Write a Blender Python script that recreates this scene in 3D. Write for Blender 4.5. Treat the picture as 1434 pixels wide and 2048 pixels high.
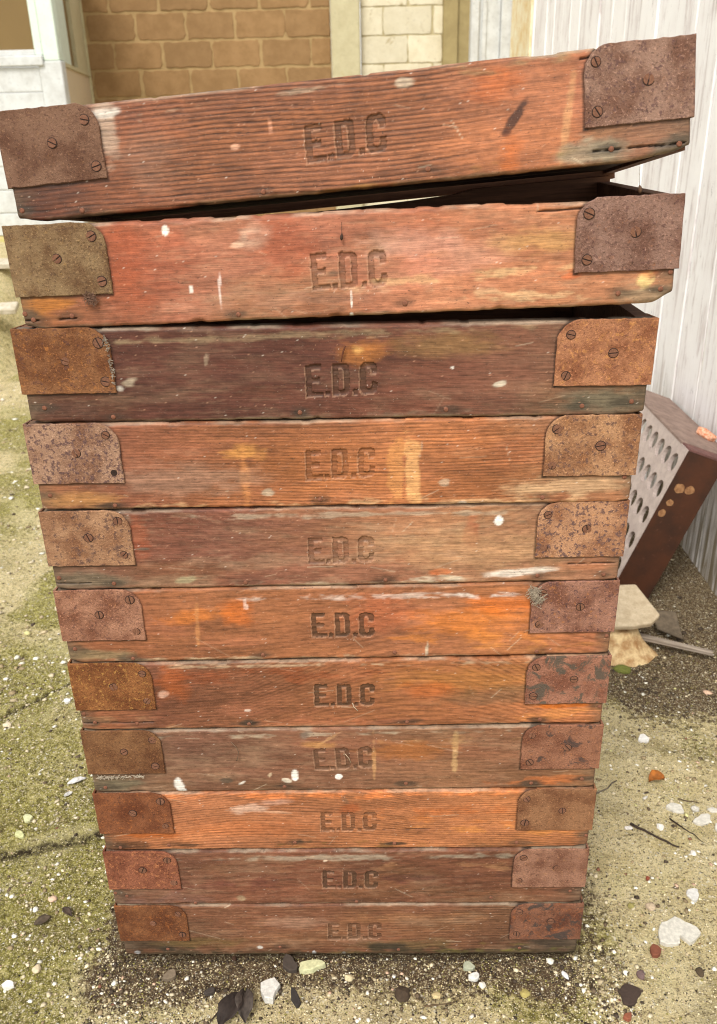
import bpy, bmesh, math, random
import numpy as np
from mathutils import Matrix, Vector
for o in list(bpy.data.objects):
    bpy.data.objects.remove(o)
S = bpy.context.scene
COL = S.collection
random.seed(7)

# ------------------------------------------------------------------ camera
cam_d = bpy.data.cameras.new("camera")
cam = bpy.data.objects.new("camera", cam_d)
COL.objects.link(cam)
S.camera = cam
cam_d.sensor_fit = 'VERTICAL'
cam_d.sensor_height = 36.0
cam_d.lens = 36.0 * 1734.72 / 2048
cam_d.clip_start = 0.02
cam_d.clip_end = 300
_r, _d, _f = ((0.999715, 0.0099686, -0.0216934), (-0.0155971, -0.4152354, -0.9095803), (-0.0180751, 0.9096594, -0.4149615))
cam.matrix_world = Matrix(((_r[0], -_d[0], -_f[0], 0.05145), (_r[1], -_d[1], -_f[1], -1.01999),
                           (_r[2], -_d[2], -_f[2], 1.28306), (0, 0, 0, 1)))
cam_d.dof.use_dof = True
cam_d.dof.focus_distance = 1.2
cam_d.dof.aperture_fstop = 8.0

# ------------------------------------------------------------------ sky, sun, exposure
SUN_EL, SUN_AZ = math.radians(54), math.radians(199)      # azimuth clockwise from +y
W_ = bpy.data.worlds.new("World")
S.world = W_
W_.use_nodes = True
nt = W_.node_tree
bg = nt.nodes["Background"]
sky = nt.nodes.new("ShaderNodeTexSky")
sky.sky_type = 'NISHITA'
sky.sun_disc = False
sky.sun_elevation = SUN_EL
sky.sun_rotation = SUN_AZ
sky.dust_density = 1.5
sky.air_density = 1.0
hs = nt.nodes.new("ShaderNodeHueSaturation")               # overcast: a paler, greyer sky
hs.inputs["Saturation"].default_value = 0.04
nt.links.new(sky.outputs[0], hs.inputs["Color"])
nt.links.new(hs.outputs[0], bg.inputs[0])
bg.inputs[1].default_value = 0.13
sun_d = bpy.data.lights.new("sun", 'SUN')
sun_d.energy = 1.5
sun_d.angle = math.radians(20)
sun_d.color = (1.0, 0.965, 0.91)
sun = bpy.data.objects.new("sun", sun_d)
COL.objects.link(sun)
_dir = Vector((math.sin(SUN_AZ) * math.cos(SUN_EL), math.cos(SUN_AZ) * math.cos(SUN_EL), math.sin(SUN_EL)))
sun.rotation_euler = _dir.to_track_quat('Z', 'Y').to_euler()
sun.location = _dir * 20
S.view_settings.view_transform = 'Standard'
S.view_settings.look = 'None'
S.view_settings.gamma = 1.0
S.view_settings.exposure = 0.95
S.cycles.filter_width = 1.05
S.cycles.max_bounces = 6
S.cycles.diffuse_bounces = 4

# ------------------------------------------------------------------ helpers
def lin(c):
    c = np.asarray(c, float) / 255.0
    return np.where(c <= 0.04045, c / 12.92, ((c + 0.055) / 1.055) ** 2.4)

def hexc(h):
    return lin([int(h[i:i + 2], 16) for i in (0, 2, 4)])

def rgba(c):
    v = lin(c)
    return (float(v[0]), float(v[1]), float(v[2]), 1.0)

_LAT = {}
def vn(x, y, seed):
    """smooth 2-D value noise, 0..1"""
    if seed not in _LAT:
        _LAT[seed] = np.random.RandomState(seed).rand(256, 256)
    L = _LAT[seed]
    x = np.asarray(x, float) + 1000.3
    y = np.asarray(y, float) + 1000.7
    xi = np.floor(x).astype(int)
    yi = np.floor(y).astype(int)
    fx = x - xi
    fy = y - yi
    fx = fx * fx * (3 - 2 * fx)
    fy = fy * fy * (3 - 2 * fy)
    a = L[xi & 255, yi & 255]
    b = L[(xi + 1) & 255, yi & 255]
    c = L[xi & 255, (yi + 1) & 255]
    d = L[(xi + 1) & 255, (yi + 1) & 255]
    return (a * (1 - fx) + b * fx) * (1 - fy) + (c * (1 - fx) + d * fx) * fy

def fbm(x, y, seed, octv=4, gain=0.5):
    t = 0
    amp = 1
    n = 0
    for i in range(octv):
        t = t + amp * vn(x * 2 ** i, y * 2 ** i, seed + 17 * i)
        n += amp
        amp *= gain
    return t / n

def sst(a, b, x):
    t = np.clip((x - a) / (b - a), 0, 1)
    return t * t * (3 - 2 * t)

def mesh(name, verts, faces, smooth=False):
    me = bpy.data.meshes.new(name)
    me.from_pydata([tuple(map(float, v)) for v in verts], [], faces)
    me.update()
    if smooth:
        me.polygons.foreach_set("use_smooth", [True] * len(me.polygons))
    return me

def obj(name, me, mat=None, parent=None, loc=None, rot=None):
    o = bpy.data.objects.new(name, me)
    COL.objects.link(o)
    if mat is not None and me is not None and len(me.materials) == 0:
        me.materials.append(mat)
    if parent is not None:
        o.parent = parent
    if loc is not None:
        o.location = loc
    if rot is not None:
        o.rotation_euler = rot
    return o

def tag(o, label=None, cat=None, group=None, kind=None):
    if label:
        o["label"] = label
    if cat:
        o["category"] = cat
    if group:
        o["group"] = group
    if kind:
        o["kind"] = kind
    return o

def thing(name, label, cat, loc=(0, 0, 0), group=None):
    o = bpy.data.objects.new(name, None)
    COL.objects.link(o)
    o.location = loc
    o.empty_display_size = 0.05
    return tag(o, label, cat, group)

class MB:
    """collects shapes into one mesh"""
    def __init__(s):
        s.v = []
        s.f = []
    def add(s, v, f):
        n = len(s.v)
        s.v += [tuple(p) for p in v]
        s.f += [tuple(i + n for i in q) for q in f]
        return s
    def box(s, x0, x1, y0, y1, z0, z1):
        v = [(x, y, z) for z in (z0, z1) for y in (y0, y1) for x in (x0, x1)]
        return s.add(v, [(0, 2, 3, 1), (4, 5, 7, 6), (0, 1, 5, 4), (2, 6, 7, 3), (0, 4, 6, 2), (1, 3, 7, 5)])
    def bbox(s, x0, x1, y0, y1, z0, z1, b=0.004, jit=0.0, rng=random):
        """bevelled, slightly uneven box"""
        v = []
        idx = {}
        X = (x0, x1); Y = (y0, y1); Z = (z0, z1)
        for i in (0, 1):
            for j in (0, 1):
                for k in (0, 1):
                    jx, jy, jz = [rng.uniform(-jit, jit) for _ in range(3)]
                    sx, sy, sz = (1, -1)[i], (1, -1)[j], (1, -1)[k]
                    for a in range(3):
                        p = [X[i] + jx + sx * b, Y[j] + jy + sy * b, Z[k] + jz + sz * b]
                        p[a] -= (sx, sy, sz)[a] * b
                        idx[i, j, k, a] = len(v)
                        v.append(p)
        I = idx
        f = []
        for a in range(3):
            o1, o2 = [q for q in range(3) if q != a]
            for s_ in (0, 1):
                q = []
                for (m, n) in ((0, 0), (1, 0), (1, 1), (0, 1)):
                    c = [0, 0, 0]
                    c[a] = s_; c[o1] = m; c[o2] = n
                    q.append(I[c[0], c[1], c[2], a])
                f.append(q if (s_ == 1) == (a != 1) else q[::-1])
            for m in (0, 1):
                for n in (0, 1):
                    c0 = [0, 0, 0]; c1 = [0, 0, 0]
                    c0[a] = 0; c1[a] = 1
                    for c in (c0, c1):
                        c[o1] = m; c[o2] = n
                    f.append((I[c0[0], c0[1], c0[2], o1], I[c1[0], c1[1], c1[2], o1],
                              I[c1[0], c1[1], c1[2], o2], I[c0[0], c0[1], c0[2], o2]))
        for i in (0, 1):
            for j in (0, 1):
                for k in (0, 1):
                    f.append((I[i, j, k, 0], I[i, j, k, 1], I[i, j, k, 2]))
        return s.add(v, f)
    def tube(s, pts, rad, n=7):
        pts = [Vector(p) for p in pts]
        if not hasattr(rad, '__len__'):
            rad = [rad] * len(pts)
        v = []
        f = []
        for i, p in enumerate(pts):
            t = (pts[min(i + 1, len(pts) - 1)] - pts[max(i - 1, 0)]).normalized()
            a = t.orthogonal().normalized() if i == 0 else (a - t * a.dot(t)).normalized()
            b = t.cross(a)
            for k in range(n):
                an = 2 * math.pi * k / n
                v.append(p + (a * math.cos(an) + b * math.sin(an)) * rad[i])
        for i in range(len(pts) - 1):
            for k in range(n):
                k2 = (k + 1) % n
                f.append((i * n + k, i * n + k2, (i + 1) * n + k2, (i + 1) * n + k))
        f.append(tuple(range(n))[::-1])
        f.append(tuple((len(pts) - 1) * n + k for k in range(n)))
        return s.add(v, f)
    def prism(s, pts, axis, a0, a1, b=0.0):
        """outline in the two other axes, extruded along axis from a0 (front) to a1; b bevels the front edge inwards"""
        n = len(pts)
        cx = sum(p[0] for p in pts) / n
        cy = sum(p[1] for p in pts) / n
        def P(p, a):
            q = list(p)
            q.insert(axis, a)
            return q
        sg = 1 if a1 > a0 else -1
        rings = []
        if b > 0:
            ins = []
            for p in pts:
                d = math.hypot(p[0] - cx, p[1] - cy)
                kx = 1 - b / max(d, 1e-6)
                ins.append((cx + (p[0] - cx) * kx, cy + (p[1] - cy) * kx))
            rings = [[P(p, a0) for p in ins], [P(p, a0 + sg * b) for p in pts], [P(p, a1) for p in pts]]
        else:
            rings = [[P(p, a0) for p in pts], [P(p, a1) for p in pts]]
        v = sum(rings, [])
        f = [tuple(range(n)), tuple((len(rings) - 1) * n + i for i in range(n))[::-1]]
        for r in range(len(rings) - 1):
            for i in range(n):
                j = (i + 1) % n
                f.append((r * n + i, (r + 1) * n + i, (r + 1) * n + j, r * n + j))
        return s.add(v, f)
    def me(s, name, smooth=False):
        m = mesh(name, s.v, s.f, smooth)
        bm = bmesh.new()
        bm.from_mesh(m)
        bmesh.ops.recalc_face_normals(bm, faces=bm.faces)
        bm.to_mesh(m)
        bm.free()
        if smooth:
            m.polygons.foreach_set("use_smooth", [True] * len(m.polygons))
        return m
    def build(s, name, mat, parent=None, smooth=False, loc=None, rot=None):
        return obj(name, s.me(name, smooth), mat, parent, loc, rot)

# ------------------------------------------------------------------ node helpers
class NT:
    def __init__(s, name):
        s.m = bpy.data.materials.new(name)
        s.m.use_nodes = True
        s.t = s.m.node_tree
        s.b = s.t.nodes["Principled BSDF"]
        s.b.inputs["Roughness"].default_value = 0.8
        s.b.inputs["Specular IOR Level"].default_value = 0.25
    def n(s, typ, **kw):
        nd = s.t.nodes.new(typ)
        for k, v in kw.items():
            setattr(nd, k, v)
        return nd
    def l(s, a, b):
        s.t.links.new(a, b)
    def pos(s, scale, kind='obj'):
        if kind == 'obj':
            src = s.n("ShaderNodeTexCoord").outputs["Object"]
            oi = s.n("ShaderNodeObjectInfo")
            ad = s.n("ShaderNodeVectorMath", operation='MULTIPLY_ADD')
            s.l(oi.outputs["Random"], ad.inputs[0])
            ad.inputs[1].default_value = (3.1, 5.7, 4.3)
            s.l(src, ad.inputs[2])
            src = ad.outputs[0]
        else:
            src = s.n("ShaderNodeNewGeometry").outputs["Position"]
        mp = s.n("ShaderNodeVectorMath", operation='MULTIPLY')
        s.l(src, mp.inputs[0])
        mp.inputs[1].default_value = scale
        return mp.outputs[0]
    def noise(s, vec, scale=1.0, detail=4.0, rough=0.55, dist=0.0):
        nd = s.n("ShaderNodeTexNoise")
        s.l(vec, nd.inputs["Vector"])
        nd.inputs["Scale"].default_value = scale
        nd.inputs["Detail"].default_value = detail
        nd.inputs["Roughness"].default_value = rough
        nd.inputs["Distortion"].default_value = dist
        return nd.outputs["Fac"]
    def voro(s, vec, scale=1.0, rnd=1.0):
        nd = s.n("ShaderNodeTexVoronoi")
        s.l(vec, nd.inputs["Vector"])
        nd.inputs["Scale"].default_value = scale
        nd.inputs["Randomness"].default_value = rnd
        return nd
    def ramp(s, fac, a, b, c0=0.0, c1=1.0):
        nd = s.n("ShaderNodeMapRange")
        nd.interpolation_type = 'SMOOTHSTEP'
        s.l(fac, nd.inputs["Value"])
        nd.inputs["From Min"].default_value = a
        nd.inputs["From Max"].default_value = b
        nd.inputs["To Min"].default_value = c0
        nd.inputs["To Max"].default_value = c1
        return nd.outputs["Result"]
    def math(s, op, a, b=None):
        nd = s.n("ShaderNodeMath", operation=op)
        for i, x in enumerate((a, b)):
            if x is None:
                continue
            if isinstance(x, (int, float)):
                nd.inputs[i].default_value = x
            else:
                s.l(x, nd.inputs[i])
        return nd.outputs[0]
    def mix(s, fac, a, b, mode='MIX'):
        nd = s.n("ShaderNodeMix", data_type='RGBA', blend_type=mode)
        if isinstance(fac, (int, float)):
            nd.inputs["Factor"].default_value = fac
        else:
            s.l(fac, nd.inputs["Factor"])
        for x, k in ((a, 6), (b, 7)):
            if isinstance(x, tuple):
                nd.inputs[k].default_value = x
            else:
                s.l(x, nd.inputs[k])
        return nd.outputs[2]
    def attr(s, name):
        nd = s.n("ShaderNodeAttribute", attribute_name=name)
        return nd
    def bump(s, h, strength=0.4, dist=0.002):
        nd = s.n("ShaderNodeBump")
        s.l(h, nd.inputs["Height"])
        nd.inputs["Strength"].default_value = strength
        nd.inputs["Distance"].default_value = dist
        s.l(nd.outputs[0], s.b.inputs["Normal"])
        return nd
    def col(s, c):
        s.l(c, s.b.inputs["Base Color"])
        return s.m

# ------------------------------------------------------------------ materials
def mat_tray_front():
    t = NT("weathered_tray_wood")
    c = t.attr("paint").outputs["Color"]
    fib = t.noise(t.pos((22, 1, 900)), 1, 3, 0.6)
    fib2 = t.noise(t.pos((60, 1, 300)), 1, 4, 0.7)
    mot = t.noise(t.pos((90, 90, 160)), 1, 5, 0.7)
    v = t.math('ADD', t.math('MULTIPLY', fib, .55), t.math('ADD', t.math('MULTIPLY', fib2, .45), t.math('MULTIPLY', mot, .45)))
    nd = t.n("ShaderNodeMixRGB", blend_type='MULTIPLY')
    nd.inputs[0].default_value = 1
    t.l(c, nd.inputs[1])
    g = t.ramp(v, .45, 1.0, .55, 1.48)
    t.l(g, nd.inputs[2])
    c = nd.outputs[0]
    dust = t.noise(t.pos((330, 330, 520)), 1, 4, 0.8)
    c = t.mix(t.ramp(dust, .62, .74, 0, .6), c, (0.50, 0.40, 0.32, 1))
    pit = t.noise(t.pos((210, 210, 420)), 1, 3, 0.7)
    c = t.mix(t.ramp(pit, .36, .27, 0, .75), c, (0.03, 0.02, 0.016, 1))
    t.l(t.ramp(fib2, .3, .7, .5, .8), t.b.inputs["Roughness"])
    t.bump(t.math('ADD', v, t.math('MULTIPLY', dust, .5)), .5, .0008)
    return t.col(c)

def mat_plain_wood(name, c0, c1, along=(10, 180, 180)):
    t = NT(name)
    a = t.noise(t.pos(along), 1, 5, .65, .4)
    b = t.noise(t.pos((9, 9, 9)), 1, 4, .6)
    c = t.mix(t.ramp(a, .3, .7), rgba(c0), rgba(c1))
    c = t.mix(t.ramp(b, .5, .75, 0, .6), c, rgba([int(x * .75) for x in c0]))
    t.bump(a, .5, .001)
    return t.col(c)

def mat_rust(base, spot, glow, n_spot=.4, n_glow=.3, dark=.0, scale=1.0, big=(80, 66, 58), n_big=0.0):
    base, spot, glow = [(min(255, a * p_), min(255, b_ * q_), min(255, c_ * w_)) for (a, b_, c_), (p_, q_, w_) in zip((base, spot, glow), ((1.08, 1.16, 1.16), (1, 1, .98), (1.05, 1.08, 1.02)))]
    t = NT("rusty_steel")
    p = t.pos((1, 1, 1))
    lo = t.noise(p, 26 * scale, 4, .6)
    mid = t.noise(p, 165 * scale, 5, .66)
    hi = t.noise(p, 520, 3, .7)
    c = t.mix(t.ramp(lo, .35, .68), rgba(base), rgba([x * f_ for x, f_ in zip(base, (.74, .66, .62))]))
    c = t.mix(t.ramp(t.noise(p, 150 * scale, 5, .75), .60 - n_glow * .14, .72 - n_glow * .10, 0, min(.9, .35 + n_glow * .7)), c, rgba(glow))
    c = t.mix(t.ramp(mid, .62 - n_spot * .13, .68 - n_spot * .11, 0, .45 + .5 * min(1, n_spot)), c, rgba(spot))
    sp = t.noise(p, 360, 3, .85)
    c = t.mix(t.ramp(sp, .57, .68, 0, .5), c, rgba([min(255, x * 1.42) for x in base]))
    c = t.mix(t.ramp(sp, .44, .33, 0, .6), c, rgba([x * .45 for x in spot]))
    if n_big:
        bb = t.noise(p, 38, 5, .7, .6)
        c = t.mix(t.ramp(bb, .62 - n_big * .15, .68 - n_big * .1, 0, .85), c, rgba(big))
    t.b.inputs["Roughness"].default_value = .88
    t.b.inputs["Specular IOR Level"].default_value = .2
    h = t.math('ADD', t.math('MULTIPLY', mid, .6), t.math('ADD', t.math('MULTIPLY', hi, .55), t.math('MULTIPLY', sp, .6)))
    t.bump(h, 1.0, .0022)
    return t.col(c)

def mat_simple(name, c, var=.25, scale=60, rough=.85, bump=.3, bd=.001, c2=None):
    t = NT(name)
    p = t.pos((1, 1, 1))
    a = t.noise(p, scale, 5, .65)
    k = t.mix(t.ramp(a, .3, .7), rgba(c), rgba(c2 if c2 is not None else [x * (1 - var) for x in c]))
    fine = t.noise(p, scale * 5, 3, .7)
    k = t.mix(t.ramp(fine, .56, .72, 0, .35), k, rgba([x * .55 for x in c]))
    t.b.inputs["Roughness"].default_value = rough
    t.bump(t.math('ADD', a, fine), bump, bd)
    return t.col(k)

def mat_white_planks():
    t = NT("flaking_white_paint_on_planks")
    p = t.pos((1, 1, 1))
    st = t.noise(t.pos((34, 34, 2.8)), 1, 6, .74, .5)
    st2 = t.noise(t.pos((150, 150, 9)), 1, 4, .7)
    lo = t.noise(p, 3.2, 4, .6)
    c = t.mix(t.ramp(lo, .35, .7), rgba((248, 246, 244)), rgba((240, 236, 234)))
    wood = t.mix(t.ramp(st2, .35, .65), rgba((200, 190, 188)), rgba((230, 222, 219)))
    k = t.math('ADD', t.math('MULTIPLY', st, .7), t.math('MULTIPLY', lo, .3))
    c = t.mix(t.ramp(k, .51, .58, 0, .9), c, wood)
    cr = t.noise(t.pos((120, 120, 14)), 1, 4, .75, .5)
    c = t.mix(t.ramp(cr, .65, .70, 0, .85), c, rgba((98, 88, 84)))
    ye = t.noise(t.pos((9, 9, .8)), 1, 3, .6)
    c = t.mix(t.ramp(ye, .64, .78, 0, .5), c, rgba((214, 205, 160)))
    z = t.n("ShaderNodeSeparateXYZ")
    t.l(t.n("ShaderNodeNewGeometry").outputs["Position"], z.inputs[0])
    low = t.math('MULTIPLY', t.ramp(z.outputs[2], .62, .05), t.ramp(st, .3, .6))
    c = t.mix(low, c, rgba((128, 116, 92)))
    t.b.inputs["Roughness"].default_value = .7
    t.bump(t.math('ADD', st, cr), .35, .003)
    return t.col(c)

def mat_block(c0, c1, flake=None):
    t = NT("rough_block")
    oi = t.n("ShaderNodeObjectInfo").outputs["Random"]
    p = t.pos((1, 1, 1), 'world')
    a = t.noise(p, 9, 5, .65)
    f = t.noise(p, 70, 4, .7)
    c = t.mix(t.ramp(a, .3, .7), rgba(c0), rgba(c1))
    c = t.mix(t.math('MULTIPLY', oi, .45), c, rgba([x * .82 for x in c0]))
    c = t.mix(t.ramp(f, .55, .72, 0, .5), c, rgba([x * .7 for x in c0]))
    if flake:
        fl = t.noise(p, 7, 6, .75, .8)
        c = t.mix(t.ramp(fl, .60, .67, 0, .8), c, rgba(flake))
    t.b.inputs["Roughness"].default_value = .9
    t.bump(t.math('ADD', f, a), .6, .006)
    return t.col(c)

def mat_ground():
    t = NT("mossy_old_concrete")
    p = t.pos((1, 1, 1), 'world')
    at = t.n("ShaderNodeSeparateXYZ")
    t.l(t.attr("cover").outputs["Vector"], at.inputs[0])
    soil, moss, crack = at.outputs[0], at.outputs[1], at.outputs[2]
    a = t.noise(p, 14, 6, .68)
    b = t.noise(p, 75, 6, .74)
    f = t.noise(p, 330, 4, .8)
    conc = t.mix(t.ramp(a, .3, .7), rgba((232, 214, 168)), rgba((208, 188, 136)))
    conc = t.mix(t.ramp(b, .52, .68, 0, .75), conc, rgba((128, 112, 84)))
    mo = t.mix(t.ramp(b, .35, .65), rgba((184, 174, 92)), rgba((108, 100, 50)))
    mo = t.mix(t.ramp(a, .55, .75, 0, .6), mo, rgba((146, 132, 82)))
    mk = t.ramp(t.math('ADD', moss, t.math('MULTIPLY', t.math('SUBTRACT', b, .5), 1.1)), .35, .75)
    c = t.mix(mk, conc, mo)
    so = t.mix(t.ramp(b, .35, .65), rgba((122, 100, 76)), rgba((80, 62, 48)))
    dm = t.noise(p, 4.5, 5, .65, .5)
    c = t.mix(t.ramp(dm, .52, .68, 0, .45), c, rgba((112, 98, 64)))
    c = t.mix(t.ramp(dm, .48, .34, 0, .55), c, rgba((218, 204, 150)))
    sk = t.ramp(t.math('ADD', soil, t.math('MULTIPLY', t.math('SUBTRACT', b, .5), 1.2)), .35, .7)
    c = t.mix(sk, c, so)
    # aggregate showing in the worn surface
    for sc, lo, hi, colr, thr in ((170, .30, .16, (226, 214, 186), .45), (95, .28, .18, (232, 222, 200), .68), (240, .3, .15, (80, 66, 50), .55), (330, .34, .2, (236, 224, 190), .5)):
        v = t.voro(p, sc)
        sp = t.n("ShaderNodeSeparateColor")
        t.l(v.outputs["Color"], sp.inputs[0])
        m = t.math('MULTIPLY', t.ramp(v.outputs["Distance"], lo, hi), t.ramp(sp.outputs[0], thr, thr + .02))
        c = t.mix(t.math('MULTIPLY', m, .8), c, rgba(colr))
    g2 = t.noise(p, 150, 5, .8)
    c = t.mix(t.ramp(g2, .54, .64, 0, .68), c, rgba((88, 74, 50)))
    c = t.mix(t.ramp(g2, .45, .34, 0, .6), c, rgba((230, 216, 166)))
    c = t.mix(t.ramp(f, .55, .66, 0, .75), c, rgba((58, 48, 34)))
    c = t.mix(t.ramp(f, .44, .33, 0, .8), c, rgba((236, 222, 166)))
    ck = t.math('MULTIPLY', crack, t.ramp(b, .35, .6, .35, 1))
    c = t.mix(ck, c, rgba((60, 50, 36)))
    t.b.inputs["Roughness"].default_value = .95
    t.b.inputs["Specular IOR Level"].default_value = .1
    t.bump(t.math('ADD', t.math('MULTIPLY', b, 1.0), t.math('ADD', t.math('MULTIPLY', f, .8), t.math('MULTIPLY', g2, .8))), 1.0, .006)
    return t.col(c)

def mat_attr(name, attr, rough=.8, scale=400):
    t = NT(name)
    c = t.attr(attr).outputs["Color"]
    f = t.noise(t.pos((1, 1, 1)), scale, 3, .7)
    nd = t.n("ShaderNodeMixRGB", blend_type='MULTIPLY')
    nd.inputs[0].default_value = 1
    t.l(c, nd.inputs[1])
    t.l(t.ramp(f, .3, .75, .72, 1.15), nd.inputs[2])
    t.b.inputs["Roughness"].default_value = rough
    return t.col(nd.outputs[0])

def mat_glass():
    t = NT("dusty_window_glass")
    a = t.noise(t.pos((4, 4, 2)), 1, 4, .6)
    c = t.mix(a, rgba((128, 104, 62)), rgba((110, 88, 52)))
    t.b.inputs["Roughness"].default_value = .35
    return t.col(c)

M_FRONT = mat_tray_front()
M_SIDE = mat_plain_wood("tray_side_wood", (128, 88, 64), (92, 62, 46))
M_SLAT = mat_plain_wood("tray_floor_wood", (96, 74, 58), (66, 50, 40))
M_NAIL = mat_simple("rusty_nail_iron", (136, 88, 66), .3, 500, .85, .5, .0006, (100, 64, 48))
M_SCREW = mat_simple("rusty_screw_iron", (128, 88, 66), .3, 400, .8, .5, .0008, (100, 66, 50))
M_GAP = mat_simple("gap_shade", (58, 42, 34), .3, 300)  # dark tone painted for the shade in gaps and holes
M_PLANK = mat_white_planks()
M_BLOCK = mat_block((158, 124, 84), (140, 108, 70))
M_MORTAR = mat_block((182, 152, 106), (164, 136, 92))
M_PBLOCK = mat_block((226, 216, 188), (212, 200, 168), (168, 150, 112))
M_PMORTAR = mat_block((200, 186, 146), (160, 144, 106))
M_CREAM = mat_block((208, 198, 160), (192, 180, 142), (186, 172, 132))
M_SHADECREAM = mat_block((168, 150, 104), (150, 132, 90), (150, 132, 92))  # cream with the shade of the recess put into its base colour
M_WHITE = mat_simple("white_gloss_paint", (206, 208, 206), .06, 12, .45, .2, .002, (188, 188, 184))
M_MINT = mat_simple("pale_green_white_paint", (204, 216, 202), .06, 10, .5, .2, .002, (214, 226, 212))
M_BEIGE = mat_simple("beige_paint", (200, 184, 156), .1, 10, .6, .2, .002, (206, 188, 158))
M_GLASS = mat_glass()
M_GROUND = mat_ground()

# measured letter corners, nails and stains of each tray front (metres, from the bottom centre)
LETTERS={
1:( (-0.0338,0.0741),(-0.0343,0.0367),(0.0536,0.0771),(0.0540,0.0386) ),
2:( (-0.0363,0.0744),(-0.0370,0.0363),(0.0520,0.0770),(0.0515,0.0357) ),
3:( (-0.0362,0.0755),(-0.0362,0.0380),(0.0491,0.0786),(0.0501,0.0391) ),
4:( (-0.0422,0.0792),(-0.0401,0.0406),(0.0458,0.0816),(0.0468,0.0441) ),
5:( (-0.0359,0.0762),(-0.0361,0.0387),(0.0496,0.0773),(0.0504,0.0389) ),
6:( (-0.0348,0.0758),(-0.0345,0.0379),(0.0514,0.0756),(0.0515,0.0370) ),
7:( (-0.0341,0.0728),(-0.0345,0.0350),(0.0514,0.0740),(0.0521,0.0362) ),
8:( (-0.0331,0.0779),(-0.0336,0.0386),(0.0521,0.0798),(0.0535,0.0420) ),
9:( (-0.0334,0.0693),(-0.0334,0.0301),(0.0513,0.0704),(0.0527,0.0331) ),
10:( (-0.0335,0.0732),(-0.0328,0.0330),(0.0530,0.0738),(0.0533,0.0339) ),
11:( (-0.0387,0.0712),(-0.0390,0.0331),(0.0483,0.0743),(0.0508,0.0384) ),
}
NAILS={
1:[ (-0.3052,0.0167),(-0.1162,0.0205),(0.0822,0.0135),(0.2838,0.0161) ],
2:[ (-0.3740,0.0285),(-0.3562,0.0217),(-0.2461,0.0053),(0.0163,0.0070),(0.2335,0.0145),(0.3593,0.0281) ],
3:[ (-0.3542,0.0082),(-0.2770,0.0126),(-0.0786,0.0157),(0.0771,0.0119),(0.2673,0.0120),(0.3741,0.0253) ],
4:[ (-0.3604,0.0117),(-0.0884,0.0096),(0.0953,0.0127),(0.2834,0.0109),(0.3593,0.0175) ],
5:[ (-0.3721,0.0313),(-0.3584,0.0158),(-0.2972,0.0129),(-0.1337,0.0092),(0.0965,0.0088),(0.2893,0.0099),(0.3733,0.0315) ],
6:[ (-0.3675,0.0250),(-0.2884,0.0075),(-0.1052,0.0097),(0.0791,0.0101),(0.2774,0.0077),(0.3727,0.0312) ],
7:[ (-0.3716,0.0207),(-0.2988,0.0107),(-0.1214,0.0086),(0.0671,0.0086),(0.2706,0.0112),(0.3587,0.0109) ],
8:[ (-0.3646,0.0225),(-0.2827,0.0071),(-0.0175,0.0113),(0.2672,0.0094),(0.3687,0.0361) ],
9:[ (-0.3579,0.0212),(-0.2741,0.0083),(-0.0429,0.0105),(0.1364,0.0115),(0.3019,0.0134),(0.3614,0.0181) ],
10:[ (-0.3751,0.0198),(-0.3663,0.0124),(-0.3194,0.0152),(-0.1220,0.0087),(0.0729,0.0132),(0.3163,0.0143),(0.3639,0.0173),(0.3735,0.0357) ],
11:[ (-0.3713,0.0146),(-0.3017,0.0081),(-0.0917,0.0086),(0.0939,0.0146),(0.2938,0.0158),(0.3666,0.0139) ],
}
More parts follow.
